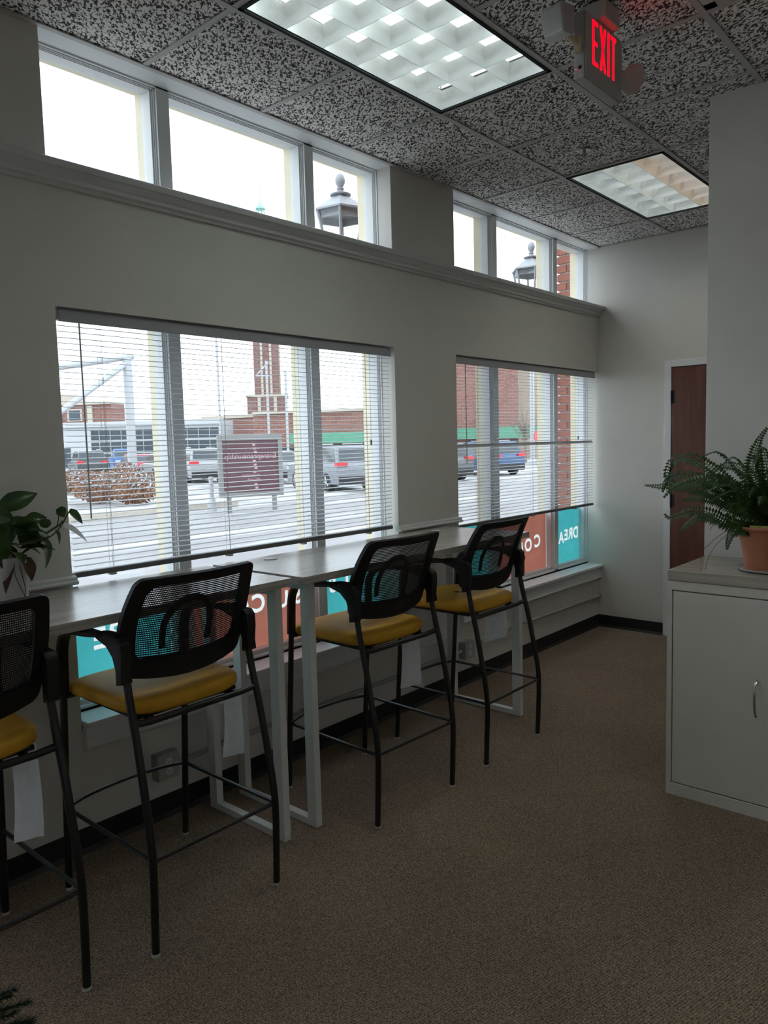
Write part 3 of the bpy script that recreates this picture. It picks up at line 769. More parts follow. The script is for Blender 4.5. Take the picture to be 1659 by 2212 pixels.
    for off in (-.011, .011):
        mb.v += [tuple(bpnt(s, q, off*.75)) for s, q in outer]; mb.v += [tuple(bpnt(s, q, off)) for s, q in inner]
    for i in range(n):
        j = (i+1) % n
        mb.f += [(i, j, n+j, n+i), (2*n+i, 3*n+i, 3*n+j, 2*n+j), (i, 2*n+i, 2*n+j, j), (n+i, n+j, 3*n+j, 3*n+i)]
    back = mb.build('backrest', M_blackplastic, t, smooth=True)
    # mesh fabric with uv
    me = bpy.data.meshes.new('back_mesh'); v = []; f = []; uvs = []
    A, B = 16, 14
    for i in range(B+1):
        for k in range(A+1):
            s, q = -.86+1.72*k/A, .13+.83*i/B; v.append(tuple(bpnt(s, q, 0))); uvs.append((k/A, i/B))
    for i in range(B):
        for k in range(A): f.append((i*(A+1)+k, i*(A+1)+k+1, (i+1)*(A+1)+k+1, (i+1)*(A+1)+k))
    me.from_pydata(v, [], f); ul = me.uv_layers.new(name='UVMap')
    for p in me.polygons:
        p.use_smooth = True
        for li in p.loop_indices: ul.data[li].uv = uvs[me.loops[li].vertex_index]
    me.materials.append(M_mesh); o = bpy.data.objects.new('back_mesh', me); COL.objects.link(o); o.parent = t
    # lumbar arch in front of the mesh
    arch = [(-.36, .24), (-.37, .40), (-.33, .54), (-.20, .66), (0, .70), (.20, .66), (.33, .54), (.37, .40), (.36, .24)]
    MB().tube(sm([tuple(bpnt(s, q, -.022)) for s, q in arch], 4), 0, 10, flat=(.012, .005), up=(1, 0, .2)).build('lumbar_arch', M_blackplastic, t, smooth=True)
    return t
def tag_strip(chair, y0_, y1, x, z1, z0, bend, name='paper_tag'):
    rows = []
    for i in range(9):
        q = i/8; z = z1+(z0-z1)*q
        rows.append([(x+bend*math.sin(q*2.6)+.003*math.sin(9*k_/4+q*5), y0_+(y1-y0_)*k_/4-.012*q*(1 if k_ == 0 else 0), z-.012*k_/4*q) for k_ in range(5)])
    mb = MB().sheet(rows); me = mb.mesh(name, smooth=True); me.materials.append(M_tag)
    o = bpy.data.objects.new(name, me); COL.objects.link(o); o.parent = chair; o['label'] = 'white paper tag hanging from the seat'
    return o
CHAIRS = [((.455, .730, 0), .0, 'black mesh-back bar stool with mustard seat cut off at the left edge', (.15, .225, .11, .725, .445, .02)),
          ((.485, 1.444, 0), .0, 'black mesh-back bar stool with mustard seat in front of the nearer table, second from left', (.165, .245, .12, .725, .47, .018)),
          ((.515, 2.490, 0), math.radians(-2.2), 'black mesh-back bar stool with mustard seat, third from left', (.10, .225, .12, .725, .475, .010)),
          ((.525, 3.262, 0), .0, 'black mesh-back bar stool with mustard seat nearest the end wall, farthest from the camera', (.00, .21, .10, .725, .54, .03))]
proto = make_chair()
for k, (loc, rz, lab, tg) in enumerate(CHAIRS):
    c = proto if k == 0 else copy_tree(proto)
    c.location = loc; c.rotation_euler = (0, 0, rz)
    tag(c, lab, 'bar stool', 'yellow seated bar stools along the tables')
CH = [proto]+[o for o in bpy.data.objects if o.type == 'EMPTY' and o.name.startswith('bar_stool') and o is not proto]
for c, (loc, rz, lab, tg) in zip(CH, CHAIRS): tag_strip(c, *tg)

# ------------------------------------------------------------------ metal cabinet
CX0, CX1, CY0, CY1 = 1.60, 2.515, 3.268, 3.756
t = tag(empty('storage_cabinet', ((CX0+CX1)/2, (CY0+CY1)/2, 0)), 'beige metal two door storage cabinet with a wood-look top', 'cabinet')
MB().box(CX0, CX1, CY0+.022, CY1, .0, .968).build('body', M_cab, t)
MB().box(CX0, CX1, CY0, CY0+.022, .928, .968).box(CX0, CX1, CY0, CY0+.022, 0, .055).box(CX0, CX0+.022, CY0, CY0+.022, .055, .928).box(CX1-.022, CX1, CY0, CY0+.022, .055, .928).build('face_frame', M_cab, t, bevel=.0015)
MB().box(CX0+.004, CX1, CY0-.004, CY1, .970, 1.015).build('worktop', M_lamx, t, bevel=.0015)
mid = (CX0+CX1)/2
for s, (a, b) in ((1, (CX0+.026, mid-.0015)), (-1, (mid+.0015, CX1-.026))):
    d = MB().box(a, b, CY0+.002, CY0+.021, .060, .923).build('door_panel', M_cab, t, bevel=.0015)
    hx = (b-.05) if s > 0 else (a+.05)
    hx = 1.972 if s > 0 else 2.14
    MB().tube(sm([(hx, CY0+.004, .585), (hx, CY0-.014, .578), (hx-.001, CY0-.025, .545), (hx-.001, CY0-.028, .51), (hx-.001, CY0-.025, .475), (hx, CY0-.014, .442), (hx, CY0+.004, .435)], 4), [.004]+[.0055]*23+[.004], 8).build('handle', M_chrome, d, smooth=True)

# ------------------------------------------------------------------ exit sign
EX, EY0, EY1, EZ0, EZ1 = 1.566, 2.565, 2.865, 2.856, 3.10
t = tag(empty('exit_sign', (EX-.02, (EY0+EY1)/2, H)), 'illuminated red exit sign with two emergency lamp heads under the ceiling', 'exit sign')
MB().box(EX-.046, EX-.006, EY0, EY1, EZ0, EZ1-.02).build('housing', M_exit, t, bevel=.006)
fp = MB().box(EX-.006, EX, EY0+.004, EY1-.002, EZ0+.004, EZ1-.022).build('face_plate', M_exit, t, bevel=.002)
MB().box(EX-.075, EX+.03, 2.66, 2.78, EZ1-.02, H).build('canopy', M_exit, t, bevel=.008)
# letters as bars on the face: local (u along y from left, v up)
LH = .150; z0 = 2.915; yL = EY0+.052
def bar(mb, pts):  # quad poly in (y,z)
    mb.prism([(yL+p[0], z0+p[1]) for p in pts], 'x', EX-.001, EX+.0012)
sw = .0125; cw = .042; gp = .0165
mb = MB()
bar(mb, [(0, 0), (sw, 0), (sw, LH), (0, LH)]); bar(mb, [(sw, LH-sw), (cw, LH-sw), (cw, LH), (sw, LH)]); bar(mb, [(sw, LH/2-sw/2), (cw-.004, LH/2-sw/2), (cw-.004, LH/2+sw/2), (sw, LH/2+sw/2)]); bar(mb, [(sw, 0), (cw, 0), (cw, sw), (sw, sw)])
o_ = cw+gp
bar(mb, [(o_, 0), (o_+sw, 0), (o_+cw+.006, LH), (o_+cw+.006-sw, LH)]); bar(mb, [(o_+cw+.006-sw, 0), (o_+cw+.006, 0), (o_+sw, LH), (o_, LH)])
o_ += cw+.006+gp
bar(mb, [(o_, 0), (o_+sw, 0), (o_+sw, LH), (o_, LH)])
o_ += sw+gp-.003
bar(mb, [(o_, LH-sw), (o_+cw, LH-sw), (o_+cw, LH), (o_, LH)]); bar(mb, [(o_+cw/2-sw/2, 0), (o_+cw/2+sw/2, 0), (o_+cw/2+sw/2, LH-sw), (o_+cw/2-sw/2, LH-sw)])
mb.build('exit_lettering', M_red, fp)
MB().box(EX-.028, EX-.016, EY0-.0012, EY0+.001, EZ0+.032, EZ0+.042).build('test_button', M_gap, t)
MB().tube([(EX-.036, EY0+.001, EZ0+.033), (EX-.036, EY0-.0012, EZ0+.033)], .0018, 8).build('indicator_lamp', M_red, t)
# lamp heads
MB().box(EX-.038, EX-.012, EY0-.018, EY0, EZ0+.085, EZ0+.135).tube([(EX-.025, EY0-.012, EZ0+.112), (EX-.04, EY0-.045, EZ0+.128)], .011, 8).build('lamp_bracket', M_yel, t, bevel=.004)
hd = MB().hull8([(EX-.115, EY0-.088, EZ0+.125), (EX-.022, EY0-.118, EZ0+.115), (EX-.012, EY0-.055, EZ0+.122), (EX-.105, EY0-.03, EZ0+.132)], [(EX-.13, EY0-.095, EZ0+.225), (EX-.028, EY0-.125, EZ0+.215), (EX-.012, EY0-.05, EZ0+.222), (EX-.115, EY0-.025, EZ0+.232)]).build('lamp_head', M_lens, t, bevel=.012, seg=3)
MB().tube([(EX-.02, EY1-.002, EZ0+.118), (EX-.015, EY1+.03, EZ0+.112)], .011, 8).build('lamp_bracket', M_yel, t)
# second head: half dome with a flat lens
hv = MB().lathe([(.0005, -.045), (.02, -.042), (.036, -.030), (.045, -.012), (.047, 0), (.047, .006), (.044, .009), (.0005, .009)], (0, 0, 0), 24)
R_ = Matrix.Translation((EX+.012, EY1+.062, EZ0+.105)) @ Matrix.Rotation(math.radians(-58), 4, 'Y') @ Matrix.Rotation(math.radians(-38), 4, 'X') @ Matrix.Diagonal((1.15, .95, 1.1, 1))
hv.v = [tuple(R_ @ Vector((x, y, -z))) for x, y, z in hv.v]
hv.build('lamp_head', M_redlens, t, smooth=True)

# ------------------------------------------------------------------ plants
def leaflet_frond(path, length_w, m_, parent, droop=.35, n=46, name='frond', up=Vector((0, 0, 1)), tip=.25):
    P_ = sm(path, 10); L = [0]
    for a, b in zip(P_, P_[1:]): L.append(L[-1]+(b-a).length)
    T = L[-1]
    def at(s):
        s *= T
        for i in range(len(P_)-1):
            if L[i+1] >= s or i == len(P_)-2:
                q = (s-L[i])/max(1e-6, L[i+1]-L[i]); return P_[i].lerp(P_[i+1], q), (P_[i+1]-P_[i]).normalized()
    mb = MB().tube(P_[::3]+[P_[-1]], .0016, 4)
    for k in range(n):
        s = .14+.855*k/(n-1)
        p, d = at(s)
        side = d.cross(up)
        if side.length < .15: side = d.cross(Vector((1, .3, 0)))
        side.normalize(); nrm = side.cross(d).normalized()
        wl_ = length_w*min(1, (s-.05)*4.5)*(1-.85*max(0, (s-.55)/.45)**1.3)*random.uniform(.85, 1.1)
        wd = max(T/n*.95, .009)
        for sg_ in (-1, 1):
            dirv = (side*sg_*1.0+d*.28-nrm*droop*random.uniform(.5, 1.2)).normalized()
            a = p; b = p+dirv*wl_*.5+d*wd*.45; c = p+dirv*wl_-Vector((0, 0, wl_*.12)); e = p+dirv*wl_*.5-d*wd*.55
            mb.quad(a, e, c, b)
    return mb.build(name, m_, parent)
PX, PY, PZ = 1.965, 3.47, 1.018
sau = tag(MB().lathe([(.02, 0), (.10, 0), (.128, .006), (.134, .014), (.131, .015), (.122, .009), (.02, .006)], (PX, PY, PZ-.003), 36).build('plant_saucer', mat('clear_plastic_saucer', (.45, .44, .43), .2), smooth=True, org=(PX, PY, PZ)), 'clear plastic saucer under the fern pot', 'saucer')
PZ2 = PZ+.005
t = tag(empty('potted_fern', (PX, PY, PZ2)), 'bushy fern in a terracotta coloured pot on the cabinet', 'plant')
MB().lathe([(.098, 0), (.100, .004), (.122, .125), (.128, .135), (.128, .142), (.131, .146), (.134, .166), (.146, .172), (.150, .180), (.149, .187), (.143, .187), (.130, .165), (.09, .15), (.01, .15)], (PX, PY, PZ2), 44).build('pot', M_terra, t, smooth=True)
MB().lathe([(.13, .164), (.10, .168), (.01, .172)], (PX, PY, PZ2), 24).build('soil', M_soil, t)
MB().box(PX-.06, PX+.05, PY-.100, PY-.098, PZ2+.155, PZ2+.192).build('plant_label', mat('yellow_plant_label', (.62, .55, .15), .5, var=.3, vscale=40), t)
c0 = Vector((PX, PY, PZ2+.165))
def fr_path(px_list): return [tuple(c0+Vector((random.uniform(-.03, .03), random.uniform(-.03, .03), 0)))]+px_list
FP = [  # fronds seen in the photograph: (x, y, z) control points
    [(1.86, 3.45, 1.32), (1.76, 3.44, 1.43), (1.64, 3.45, 1.50), (1.55, 3.47, 1.49), (1.515, 3.48, 1.42), (1.535, 3.48, 1.33)],
    [(1.84, 3.42, 1.29), (1.72, 3.40, 1.36), (1.60, 3.40, 1.375), (1.51, 3.40, 1.372), (1.445, 3.40, 1.375)],
    [(1.85, 3.40, 1.30), (1.75, 3.37, 1.39), (1.64, 3.35, 1.43), (1.57, 3.35, 1.41), (1.545, 3.35, 1.35)],
    [(1.83, 3.48, 1.28), (1.72, 3.50, 1.33), (1.62, 3.52, 1.36), (1.52, 3.53, 1.385), (1.48, 3.54, 1.42)],
    [(1.84, 3.38, 1.22), (1.74, 3.36, 1.265), (1.66, 3.35, 1.265), (1.58, 3.35, 1.235), (1.555, 3.35, 1.25)],
    [(1.86, 3.36, 1.20), (1.78, 3.34, 1.24), (1.71, 3.33, 1.245), (1.65, 3.33, 1.20), (1.63, 3.33, 1.175)],
    [(1.88, 3.40, 1.32), (1.80, 3.36, 1.40), (1.72, 3.33, 1.41), (1.62, 3.31, 1.38), (1.57, 3.30, 1.33)],
    [(1.92, 3.42, 1.38), (1.905, 3.40, 1.48), (1.93, 3.39, 1.57), (1.96, 3.39, 1.62)],
    [(1.90, 3.50, 1.36), (1.83, 3.55, 1.44), (1.74, 3.58, 1.46), (1.66, 3.60, 1.42)],
    [(1.91, 3.36, 1.27), (1.89, 3.31, 1.35), (1.90, 3.28, 1.40), (1.91, 3.25, 1.42)],
    [(1.90, 3.35, 1.20), (1.855, 3.31, 1.19), (1.845, 3.29, 1.15), (1.842, 3.285, 1.12)],
    [(1.87, 3.33, 1.22), (1.85, 3.29, 1.27), (1.865, 3.26, 1.30)],
    [(1.95, 3.40, 1.36), (1.99, 3.37, 1.45), (2.02, 3.35, 1.50)],
    [(1.86, 3.44, 1.26), (1.77, 3.44, 1.31), (1.68, 3.44, 1.32), (1.60, 3.44, 1.31)],
    [(1.88, 3.48, 1.30), (1.80, 3.50, 1.38), (1.70, 3.51, 1.40), (1.62, 3.52, 1.38)]]
for k, p in enumerate(FP): leaflet_frond(fr_path(p), .042 if k not in (5, 10) else .034, M_fern, t, n=46 if k < 4 else 36, up=Vector((.35, -.80, .55)), droop=.12)
for k in range(34):
    a = random.uniform(0, 2*PI)
    R_ = random.uniform(.15, .36); hgt = random.uniform(.12, .36)
    if math.sin(a) > .3: R_ *= .45
    d = Vector((math.cos(a), math.sin(a), 0))
    p = [tuple(c0+d*R_*.3+Vector((0, 0, hgt*.6))), tuple(c0+d*R_*.65+Vector((0, 0, hgt))), tuple(c0+d*R_+Vector((0, 0, hgt*.82)))]
    leaflet_frond(fr_path(p), .032, M_fern, t, n=30)
for k, p in enumerate([[(1.84, 3.36, 1.205), (1.79, 3.30, 1.16), (1.755, 3.28, 1.12), (1.70, 3.27, 1.085)], [(1.85, 3.35, 1.20), (1.80, 3.29, 1.14), (1.765, 3.28, 1.07), (1.755, 3.29, 1.025)], [(1.84, 3.38, 1.225), (1.78, 3.36, 1.228), (1.73, 3.35, 1.222)], [(1.84, 3.38, 1.22), (1.78, 3.36, 1.215), (1.755, 3.355, 1.20), (1.75, 3.355, 1.185)]]):
    MB().tube(sm(p, 5), .0010, 5).build('dry_runner', M_dry, t)

def heart_leaf(L, W, fold=.25, curl=.3):
    pr = [(0, .0), (.03, .32), (.10, .62), (.22, .88), (.36, 1.0), (.52, .93), (.68, .72), (.82, .45), (.93, .2), (1.0, 0)]
    rows = []
    for s, wd in pr:
        w_ = wd*W/2; z = -curl*L*s*s
        back = -.10*L*wd if s < .15 else 0
        rows.append([(s*L+back, -w_, z+fold*w_), (s*L+back*.4, -w_*.5, z+fold*w_*.35), (s*L, 0, z-.002), (s*L+back*.4, w_*.5, z+fold*w_*.35), (s*L+back, w_, z+fold*w_)])
    return MB().sheet(rows)
def put_leaf(name, p, d, L, W, m_, parent, roll=0., fold=.25, curl=.25):
    mb = heart_leaf(L, W, fold, curl)
    d = Vector(d).normalized(); up = Vector((0, 0, 1)); sd = up.cross(d)
    if sd.length < .1: sd = Vector((0, 1, 0))
    sd.normalize(); nn = d.cross(sd)
    Rm = Matrix((d, sd, nn)).transposed() @ Matrix.Rotation(roll, 3, 'X')
    mb.v = [tuple(Vector(p)+Rm @ Vector(q)) for q in mb.v]
    return mb.build(name, m_, parent, smooth=True)
QX, QY, QZ = .115, 1.085, 1.0785
t = tag(empty('potted_pothos', (QX, QY, QZ)), 'trailing heart-leaved plant in a white pot on the left table', 'plant')
mb = MB()
for z, r in ((0, .058), (.004, .060), (.155, .070), (.16, .070), (.16, .064), (.135, .062)):
    mb.v += [(QX+r*math.copysign(abs(math.cos(a))**.7, math.cos(a)), QY+r*math.copysign(abs(math.sin(a))**.7, math.sin(a)), QZ+z) for a in [2*PI*k/32 for k in range(32)]]
for i in range(5):
    for k in range(32): mb.f.append((i*32+k, i*32+(k+1) % 32, (i+1)*32+(k+1) % 32, (i+1)*32+k))
mb.f.append(tuple(reversed(range(32)))); mb.f.append(tuple(range(160, 192)))
mb.build('pot', M_wpot, t, smooth=True)
MB().lathe([(.06, .14), (.01, .144)], (QX, QY, QZ), 20).build('soil', M_soil, t)
vine = [(.12, 1.12, 1.225), (.125, 1.16, 1.26), (.13, 1.215, 1.30), (.135, 1.26, 1.325), (.14, 1.275, 1.335), (.14, 1.285, 1.345)]
MB().tube(sm(vine, 4), [.004]*21, 6).build('stem', M_stem, t, smooth=True)
MB().tube(sm([(.12, 1.11, 1.225), (.14, 1.18, 1.27), (.15, 1.24, 1.300), (.145, 1.28, 1.335), (.14, 1.305, 1.372), (.14, 1.318, 1.378)], 4), .0028, 6).build('stem', M_stem, t, smooth=True)
MB().tube(sm([(.137, 1.262, 1.326), (.137, 1.270, 1.35), (.137, 1.272, 1.375)], 4), .002, 6).build('stem', M_stem, t)
LV = [((.145, 1.205, 1.288), (.1, .25, -1), .105, .085, .4), ((.14, 1.272, 1.395), (.2, .35, -.7), .04, .04, 1.2), ((.14, 1.31, 1.380), (.1, 1, -.75), .075, .045, .9),
      ((.14, 1.255, 1.315), (.1, .45, -1), .055, .04, .5), ((.137, 1.235, 1.330), (0, -.4, .35), .045, .04, 1.0), ((.13, 1.16, 1.36), (.1, 1, .12), .075, .05, 1.1),
      ((.12, 1.08, 1.405), (.1, 1, .5), .14, .075, 1.0), ((.14, 1.10, 1.36), (.1, 1, -.12), .085, .05, .9), ((.13, 1.12, 1.315), (.1, 1, .2), .09, .06, .7),
      ((.15, 1.12, 1.29), (.15, 1, .25), .11, .07, .6), ((.14, 1.05, 1.42), (.3, .3, -1), .16, .10, .3), ((.17, 1.03, 1.36), (.3, .2, -1), .15, .10, .2),
      ((.15, 1.15, 1.30), (.2, .8, -.5), .07, .05, .5), ((.11, 1.19, 1.30), (-.1, 1, -.2), .06, .045, .7)]
for p, d, L_, W_, rl in LV: put_leaf('leaf', p, d, L_, W_, M_pothos, t, rl)
for k in range(16):
    a = random.uniform(0, 2*PI); p = (QX+.05*math.cos(a), QY+.05*math.sin(a), QZ+random.uniform(.17, .34))
    d = Vector((max(-.15, math.cos(a)*.8), math.sin(a), random.uniform(-.6, .4)))
    MB().tube(sm([(QX, QY, QZ+.14), (QX+.02*math.cos(a), QY+.02*math.sin(a), QZ+.2), p], 3), .002, 5).build('stem', M_stem, t)
    put_leaf('leaf', p, d, random.uniform(.07, .11), random.uniform(.05, .075), M_pothos, t, random.uniform(-.8, .8))
v_ = put_leaf('striped_leaf', (.145, 1.275, 1.335), (.05, 1, -.62), .125, .034, M_var, t, .8, .5, .15); v_['label'] = 'pale silvery striped leaf'
for p, d, L_, W_ in (((.175, 1.125, 1.235), (.15, .1, -1), .085, .05), ((.185, 1.085, 1.215), (.15, -.35, -1), .10, .05)):
    q_ = put_leaf('dry_leaf', p, d, L_, W_, M_dry, t, .3, .6, -.1)
for p in ([(.175, 1.10, 1.235), (.19, 1.105, 1.18), (.188, 1.115, 1.12), (.19, 1.10, 1.085)], [(.175, 1.095, 1.235), (.192, 1.08, 1.19), (.19, 1.10, 1.13), (.19, 1.12, 1.085)]):
    MB().tube(sm(p, 4), .0012, 5).build('dry_runner', M_dry, t)

# artificial pine, its tips at the lower left corner
BX, BY = .93, .36
t = tag(empty('artificial_pine', (BX, BY, 0)), 'small dark green artificial pine tree at the bottom left corner', 'tree')
MB().lathe([(.09, 0), (.10, .005), (.12, .16), (.125, .17), (.11, .17), (.01, .15)], (BX, BY, 0), 24).build('pot', M_blackplastic, t, smooth=True)
MB().tube([(BX, BY, .14), (BX, BY, .60)], [.012, .006], 8).build('trunk', M_bark, t)
def pine_branch(p, d, L_):
    mb = MB(); p = Vector(p); d = Vector(d).normalized(); mb.tube([p, p+d*L_], [.003, .0015], 5)
    sd = d.cross(Vector((0, 0, 1))).normalized(); up = sd.cross(d)
    for k in range(int(L_*2600)):
        s = random.uniform(.08, 1.03); a = random.uniform(0, 2*PI)
        q = p+d*L_*s; e = (sd*math.cos(a)+up*math.sin(a)+d*.8).normalized()*random.uniform(.016, .030)
        c = d.cross(e).normalized()*.0013
        mb.quad(q-c, q+c, q+e)
    return mb.build('branch', M_pine, t)
for k in range(30):
    z = .2+.4*k/30; a = k*2.4; L_ = .15*(1-(z-.2)/.48)+.03
    pine_branch((BX, BY, z), (math.cos(a), math.sin(a), .25), L_)
for tgt in ((1.020, .662, .318), (1.086, .667, .318), (1.150, .646, .318), (1.05, .64, .33), (1.11, .63, .325)):
    p = Vector((BX, BY, .30)); d = Vector(tgt)-p; pine_branch(p, d, d.length)
# ================================================================== OUTSIDE
GZ = -.1
struct(MB().box(-130, XO, -60, 130, GZ-.3, GZ).build('ground', M_ground), 'snow covered ground and parking lot')
# street strip running parallel to the facade
struct(MB().box(-14.6, -4.0, -60, 130, GZ, GZ+.012).build('street', M_street), 'wet grey street with thin snow')
struct(MB().box(-4.0, -3.7, -60, 130, GZ, GZ+.13).build('kerb', M_stone), 'kerb')
struct(MB().box(-3.7, XO, -60, 130, GZ, GZ+.1).build('sidewalk', M_snow), 'snowy sidewalk')
tag(MB().lathe([(.34, 0), (.36, .006), (.30, .008), (.28, .014), (.02, .014)], (-12.4, 11.8, GZ+.012), 24).build('manhole_cover', M_fmull, org=(-12.4, 11.8, GZ)), 'round manhole cover in the street', 'manhole cover')
struct(MB().box(-15.0, -14.6, -20, 13.5, GZ, GZ+.16).build('kerb_island', M_stone), 'kerb of the planted island')
# facade piers in brick
def pier(y0_, y1, x1, label):
    t = tag(empty('brick_pier', (XO, (y0_+y1)/2, 0)), label, 'pier', 'brick piers outside the windows')
    MB().box(x1+.02, XO, y0_+.012, y1-.012, GZ, 3.7).build('mortar_core', M_mortar, t)
    bh, ml = .064, .008; z = .55; k = 0
    L_ = .19
    mA = MB().box(-L_/2, L_/2, -.05, .05, 0, bh).mesh('brick', bevel=.003, seg=1); mA.materials.append(M_brick)
    mB = MB().box(-.045, .045, -.05, .05, 0, bh).mesh('brick', bevel=.003, seg=1); mB.materials.append(M_brick)
    mF = MB().box(-.05, .05, -.095, .095, 0, bh).mesh('brick', bevel=.003, seg=1); mF.materials.append(M_brick)
    while z < 3.6:
        x = x1 if k % 2 == 0 else x1+.09+ml
        if k % 2: inst('brick', mB, (x1+.045, y0_+.05+random.uniform(-.002, .002), z), t)
        while x < XO-.02:
            e = min(x+L_, XO)
            sx = (e-x)/L_
            if sx > .2: inst('brick', mA, ((x+e)/2, y0_+.05+random.uniform(-.002, .002), z), t, scale=(sx, 1, 1))
            x += L_+ml
        y = y0_+.10+ml
        while y+.19 < y1+.02:
            inst('brick', mF, (x1+.05+random.uniform(-.002, .002), y+.095, z), t); y += .20
        z += bh+ml+.004; k += 1
    return t
pier(3.672, 4.20, -.50, 'red brick pier outside between the two windows')
pier(6.19, 6.9, -.50, 'red brick pier outside beyond the far window')

# wall lanterns on the piers
def lantern(cx, cy, label):
    z0 = 2.80
    t = tag(empty('wall_lantern', (cx, cy, z0)), label, 'lantern', 'grey coach lanterns on the brick piers')
    n = 6; ph = math.radians(12)
    rb, rt, zb, zt = .088, .178, z0-.02, z0+.385
    def pt(r, k, z): return (cx+r*math.cos(2*PI*k/n+ph), cy+r*math.sin(2*PI*k/n+ph), z)
    for k in range(n):
        MB().tube([pt(rb, k, zb), pt(rt, k, zt)], .011, 6).build('post', M_lampgrey, t)
        a, b, c, d = Vector(pt(rb*.97, k, zb)), Vector(pt(rb*.97, k+1, zb)), Vector(pt(rt*.97, k+1, zt)), Vector(pt(rt*.97, k, zt))
        MB().quad(a, b, c, d).build('lantern_pane', M_glass, t)
        # top band
        e, f_ = a.lerp(d, .88), b.lerp(c, .88)
        MB().hull8([e, f_, f_*.9+Vector((cx, cy, f_.z))*.1, e*.9+Vector((cx, cy, e.z))*.1], [d, c, c*.9+Vector((cx, cy, c.z))*.1, d*.9+Vector((cx, cy, d.z))*.1]).build('top_band', M_lampgrey, t)
    MB().lathe([(.194, 0), (.194, .012), (.055, .110), (.044, .118)], (cx, cy, zt), n, ph=ph).build('roof', M_lampgrey, t)
    MB().lathe([(.05, .110), (.072, .118), (.074, .126), (.03, .136), (.02, .15), (.028, .165), (.016, .172), (.024, .185), (.034, .205), (.036, .225), (.028, .25), (.014, .265), (.002, .268)], (cx, cy, zt), 20).build('finial', M_lampgrey, t, smooth=True)
    MB().lathe([(.02, -.12), (.05, -.07), (.085, -.01), (.085, .01), (.04, .03)], (cx, cy, zb), 12).build('base_cup', M_lampgrey, t)
    MB().lathe([(.012, .03), (.016, .09), (.040, .16), (.045, .19), (.035, .215), (.004, .235)], (cx, cy, zb), 14).build('bulb', M_bulb, t, smooth=True)
    MB().tube(sm([(cx, cy, zb-.11), (cx+.08, cy, zb-.22), (cx+.25, cy, zb-.24), (-.50, cy, zb-.18)], 4), .014, 8).box(-.52, -.50, cy-.05, cy+.05, zb-.32, zb-.08).build('bracket', M_lampgrey, t)
lantern(-.90, 3.875, 'grey coach lantern outside the nearer clerestory window')
lantern(-.90, 6.44, 'grey coach lantern outside the far clerestory window')

# notice board on the island
t = tag(empty('notice_board', (-12.95, 12.68, GZ)), 'maroon notice board in a grey frame across the street', 'sign')
A_ = Vector((-13.27, 11.87, 0)); B_ = Vector((-12.62, 13.48, 0)); dd = (B_-A_).normalized(); nn = Vector((dd.y, -dd.x, 0)).normalized()
if nn.x < 0: nn = -nn
Wd = (B_-A_).length
RM = Matrix((dd, nn, Vector((0, 0, 1)))).transposed()
def sb(u0, u1, n0, n1, z0, z1, name, m_, par, bev=0):
    mb = MB().box(u0, u1, n0, n1, z0, z1); mb.v = [tuple(A_+RM @ Vector(q)) for q in mb.v]; return mb.build(name, m_, par, bevel=bev)
pn = sb(.1, Wd-.1, -.05, .03, .42, 1.80, 'panel', M_signred, t)
for a in ((0, Wd, -.07, .06, 1.78, 1.92), (0, Wd, -.07, .06, .30, .42), (0, .12, -.07, .06, .42, 1.78), (Wd-.12, Wd, -.07, .06, .42, 1.78)): sb(*a, 'board_frame', M_signframe, t, .01)
for u in (.25, Wd-.25): sb(u-.05, u+.05, -.05, .05, GZ, .30, 'post', M_signframe, t)
def sign_text(s, u, z, size, m_=M_signtext):
    me = text_mesh(s, size, .003); me.materials.append(m_)
    o = inst('lettering', me, tuple(A_+dd*u+nn*.034+Vector((0, 0, z))), pn)
    o.rotation_euler = Matrix((-dd, Vector((0, 0, 1)), -nn)).transposed().to_euler()
sign_text('Entrepreneurship', Wd/2, 1.36, .20)
sign_text('Innovation', Wd/2-.02, .86, .115); sign_text('Wealth', Wd/2+.05, .74, .12)
for k, z in enumerate((1.66, 1.56, 1.47, 1.24, 1.14, 1.05, .95, .62, .53)):
    sb(Wd/2+.05+.02*(k % 3), Wd/2+.13+.02*(k % 3), .03, .034, z-.025, z+.025, 'list_mark', M_signtext, pn)

# tall white pole frame
px_, py_ = -33.9, 21.55
t = tag(empty('pole_frame', (px_, py_, GZ)), 'tall white steel pole with slanted beams in the parking lot', 'pole')
MB().tube([(px_, py_, GZ), (px_, py_, 6.45)], .24, 14).build('pole', M_pole, t, smooth=True)
MB().tube([(px_-.3, py_+.5, 6.62), (-33.0, 14.0, 5.0)], .17, 12).build('beam', M_pole, t, smooth=True)
MB().tube([(px_, py_, 6.2), (-33.0, 17.0, 3.3)], .15, 12).build('brace', M_pole, t, smooth=True)
# street light poles
def at(px, py, d):
    rr = fw+rv*((px-829.5)/1630)+uv*((1106-py)/1630); rr = rr/math.hypot(rr.x, rr.y); return CAM+rr*d
def lightpole(px, d, top, label, arm=None, r=.09):
    p = at(px, 960, d); z1 = at(px, top, d).z
    t = tag(empty('light_pole', (p.x, p.y, GZ)), label, 'pole', 'white light poles across the street')
    MB().tube([(p.x, p.y, GZ), (p.x, p.y, z1)], r, 10).build('pole', M_pole, t, smooth=True)
    MB().lathe([(r*2, 0), (r*2, .25), (r*1.2, .4)], (p.x, p.y, GZ), 12).build('base', M_pole, t)
    if arm:
        for (ax, ay, bx_, by_) in arm: MB().tube([at(ax, ay, d), at(bx_, by_, d)], r*.6, 8).build('arm', M_pole, t)
    return t
lightpole(477, 62, 690, 'slim white pole rising above the notice board')
lightpole(582, 55, 778, 'white pole with a bracket arm in front of the tower', [(580, 782, 555, 810), (582, 812, 552, 812)])
lightpole(622, 50, 800, 'slim white pole right of the tower base')
lightpole(1150, 52, 640, 'white utility pole seen through the far window', r=.16)
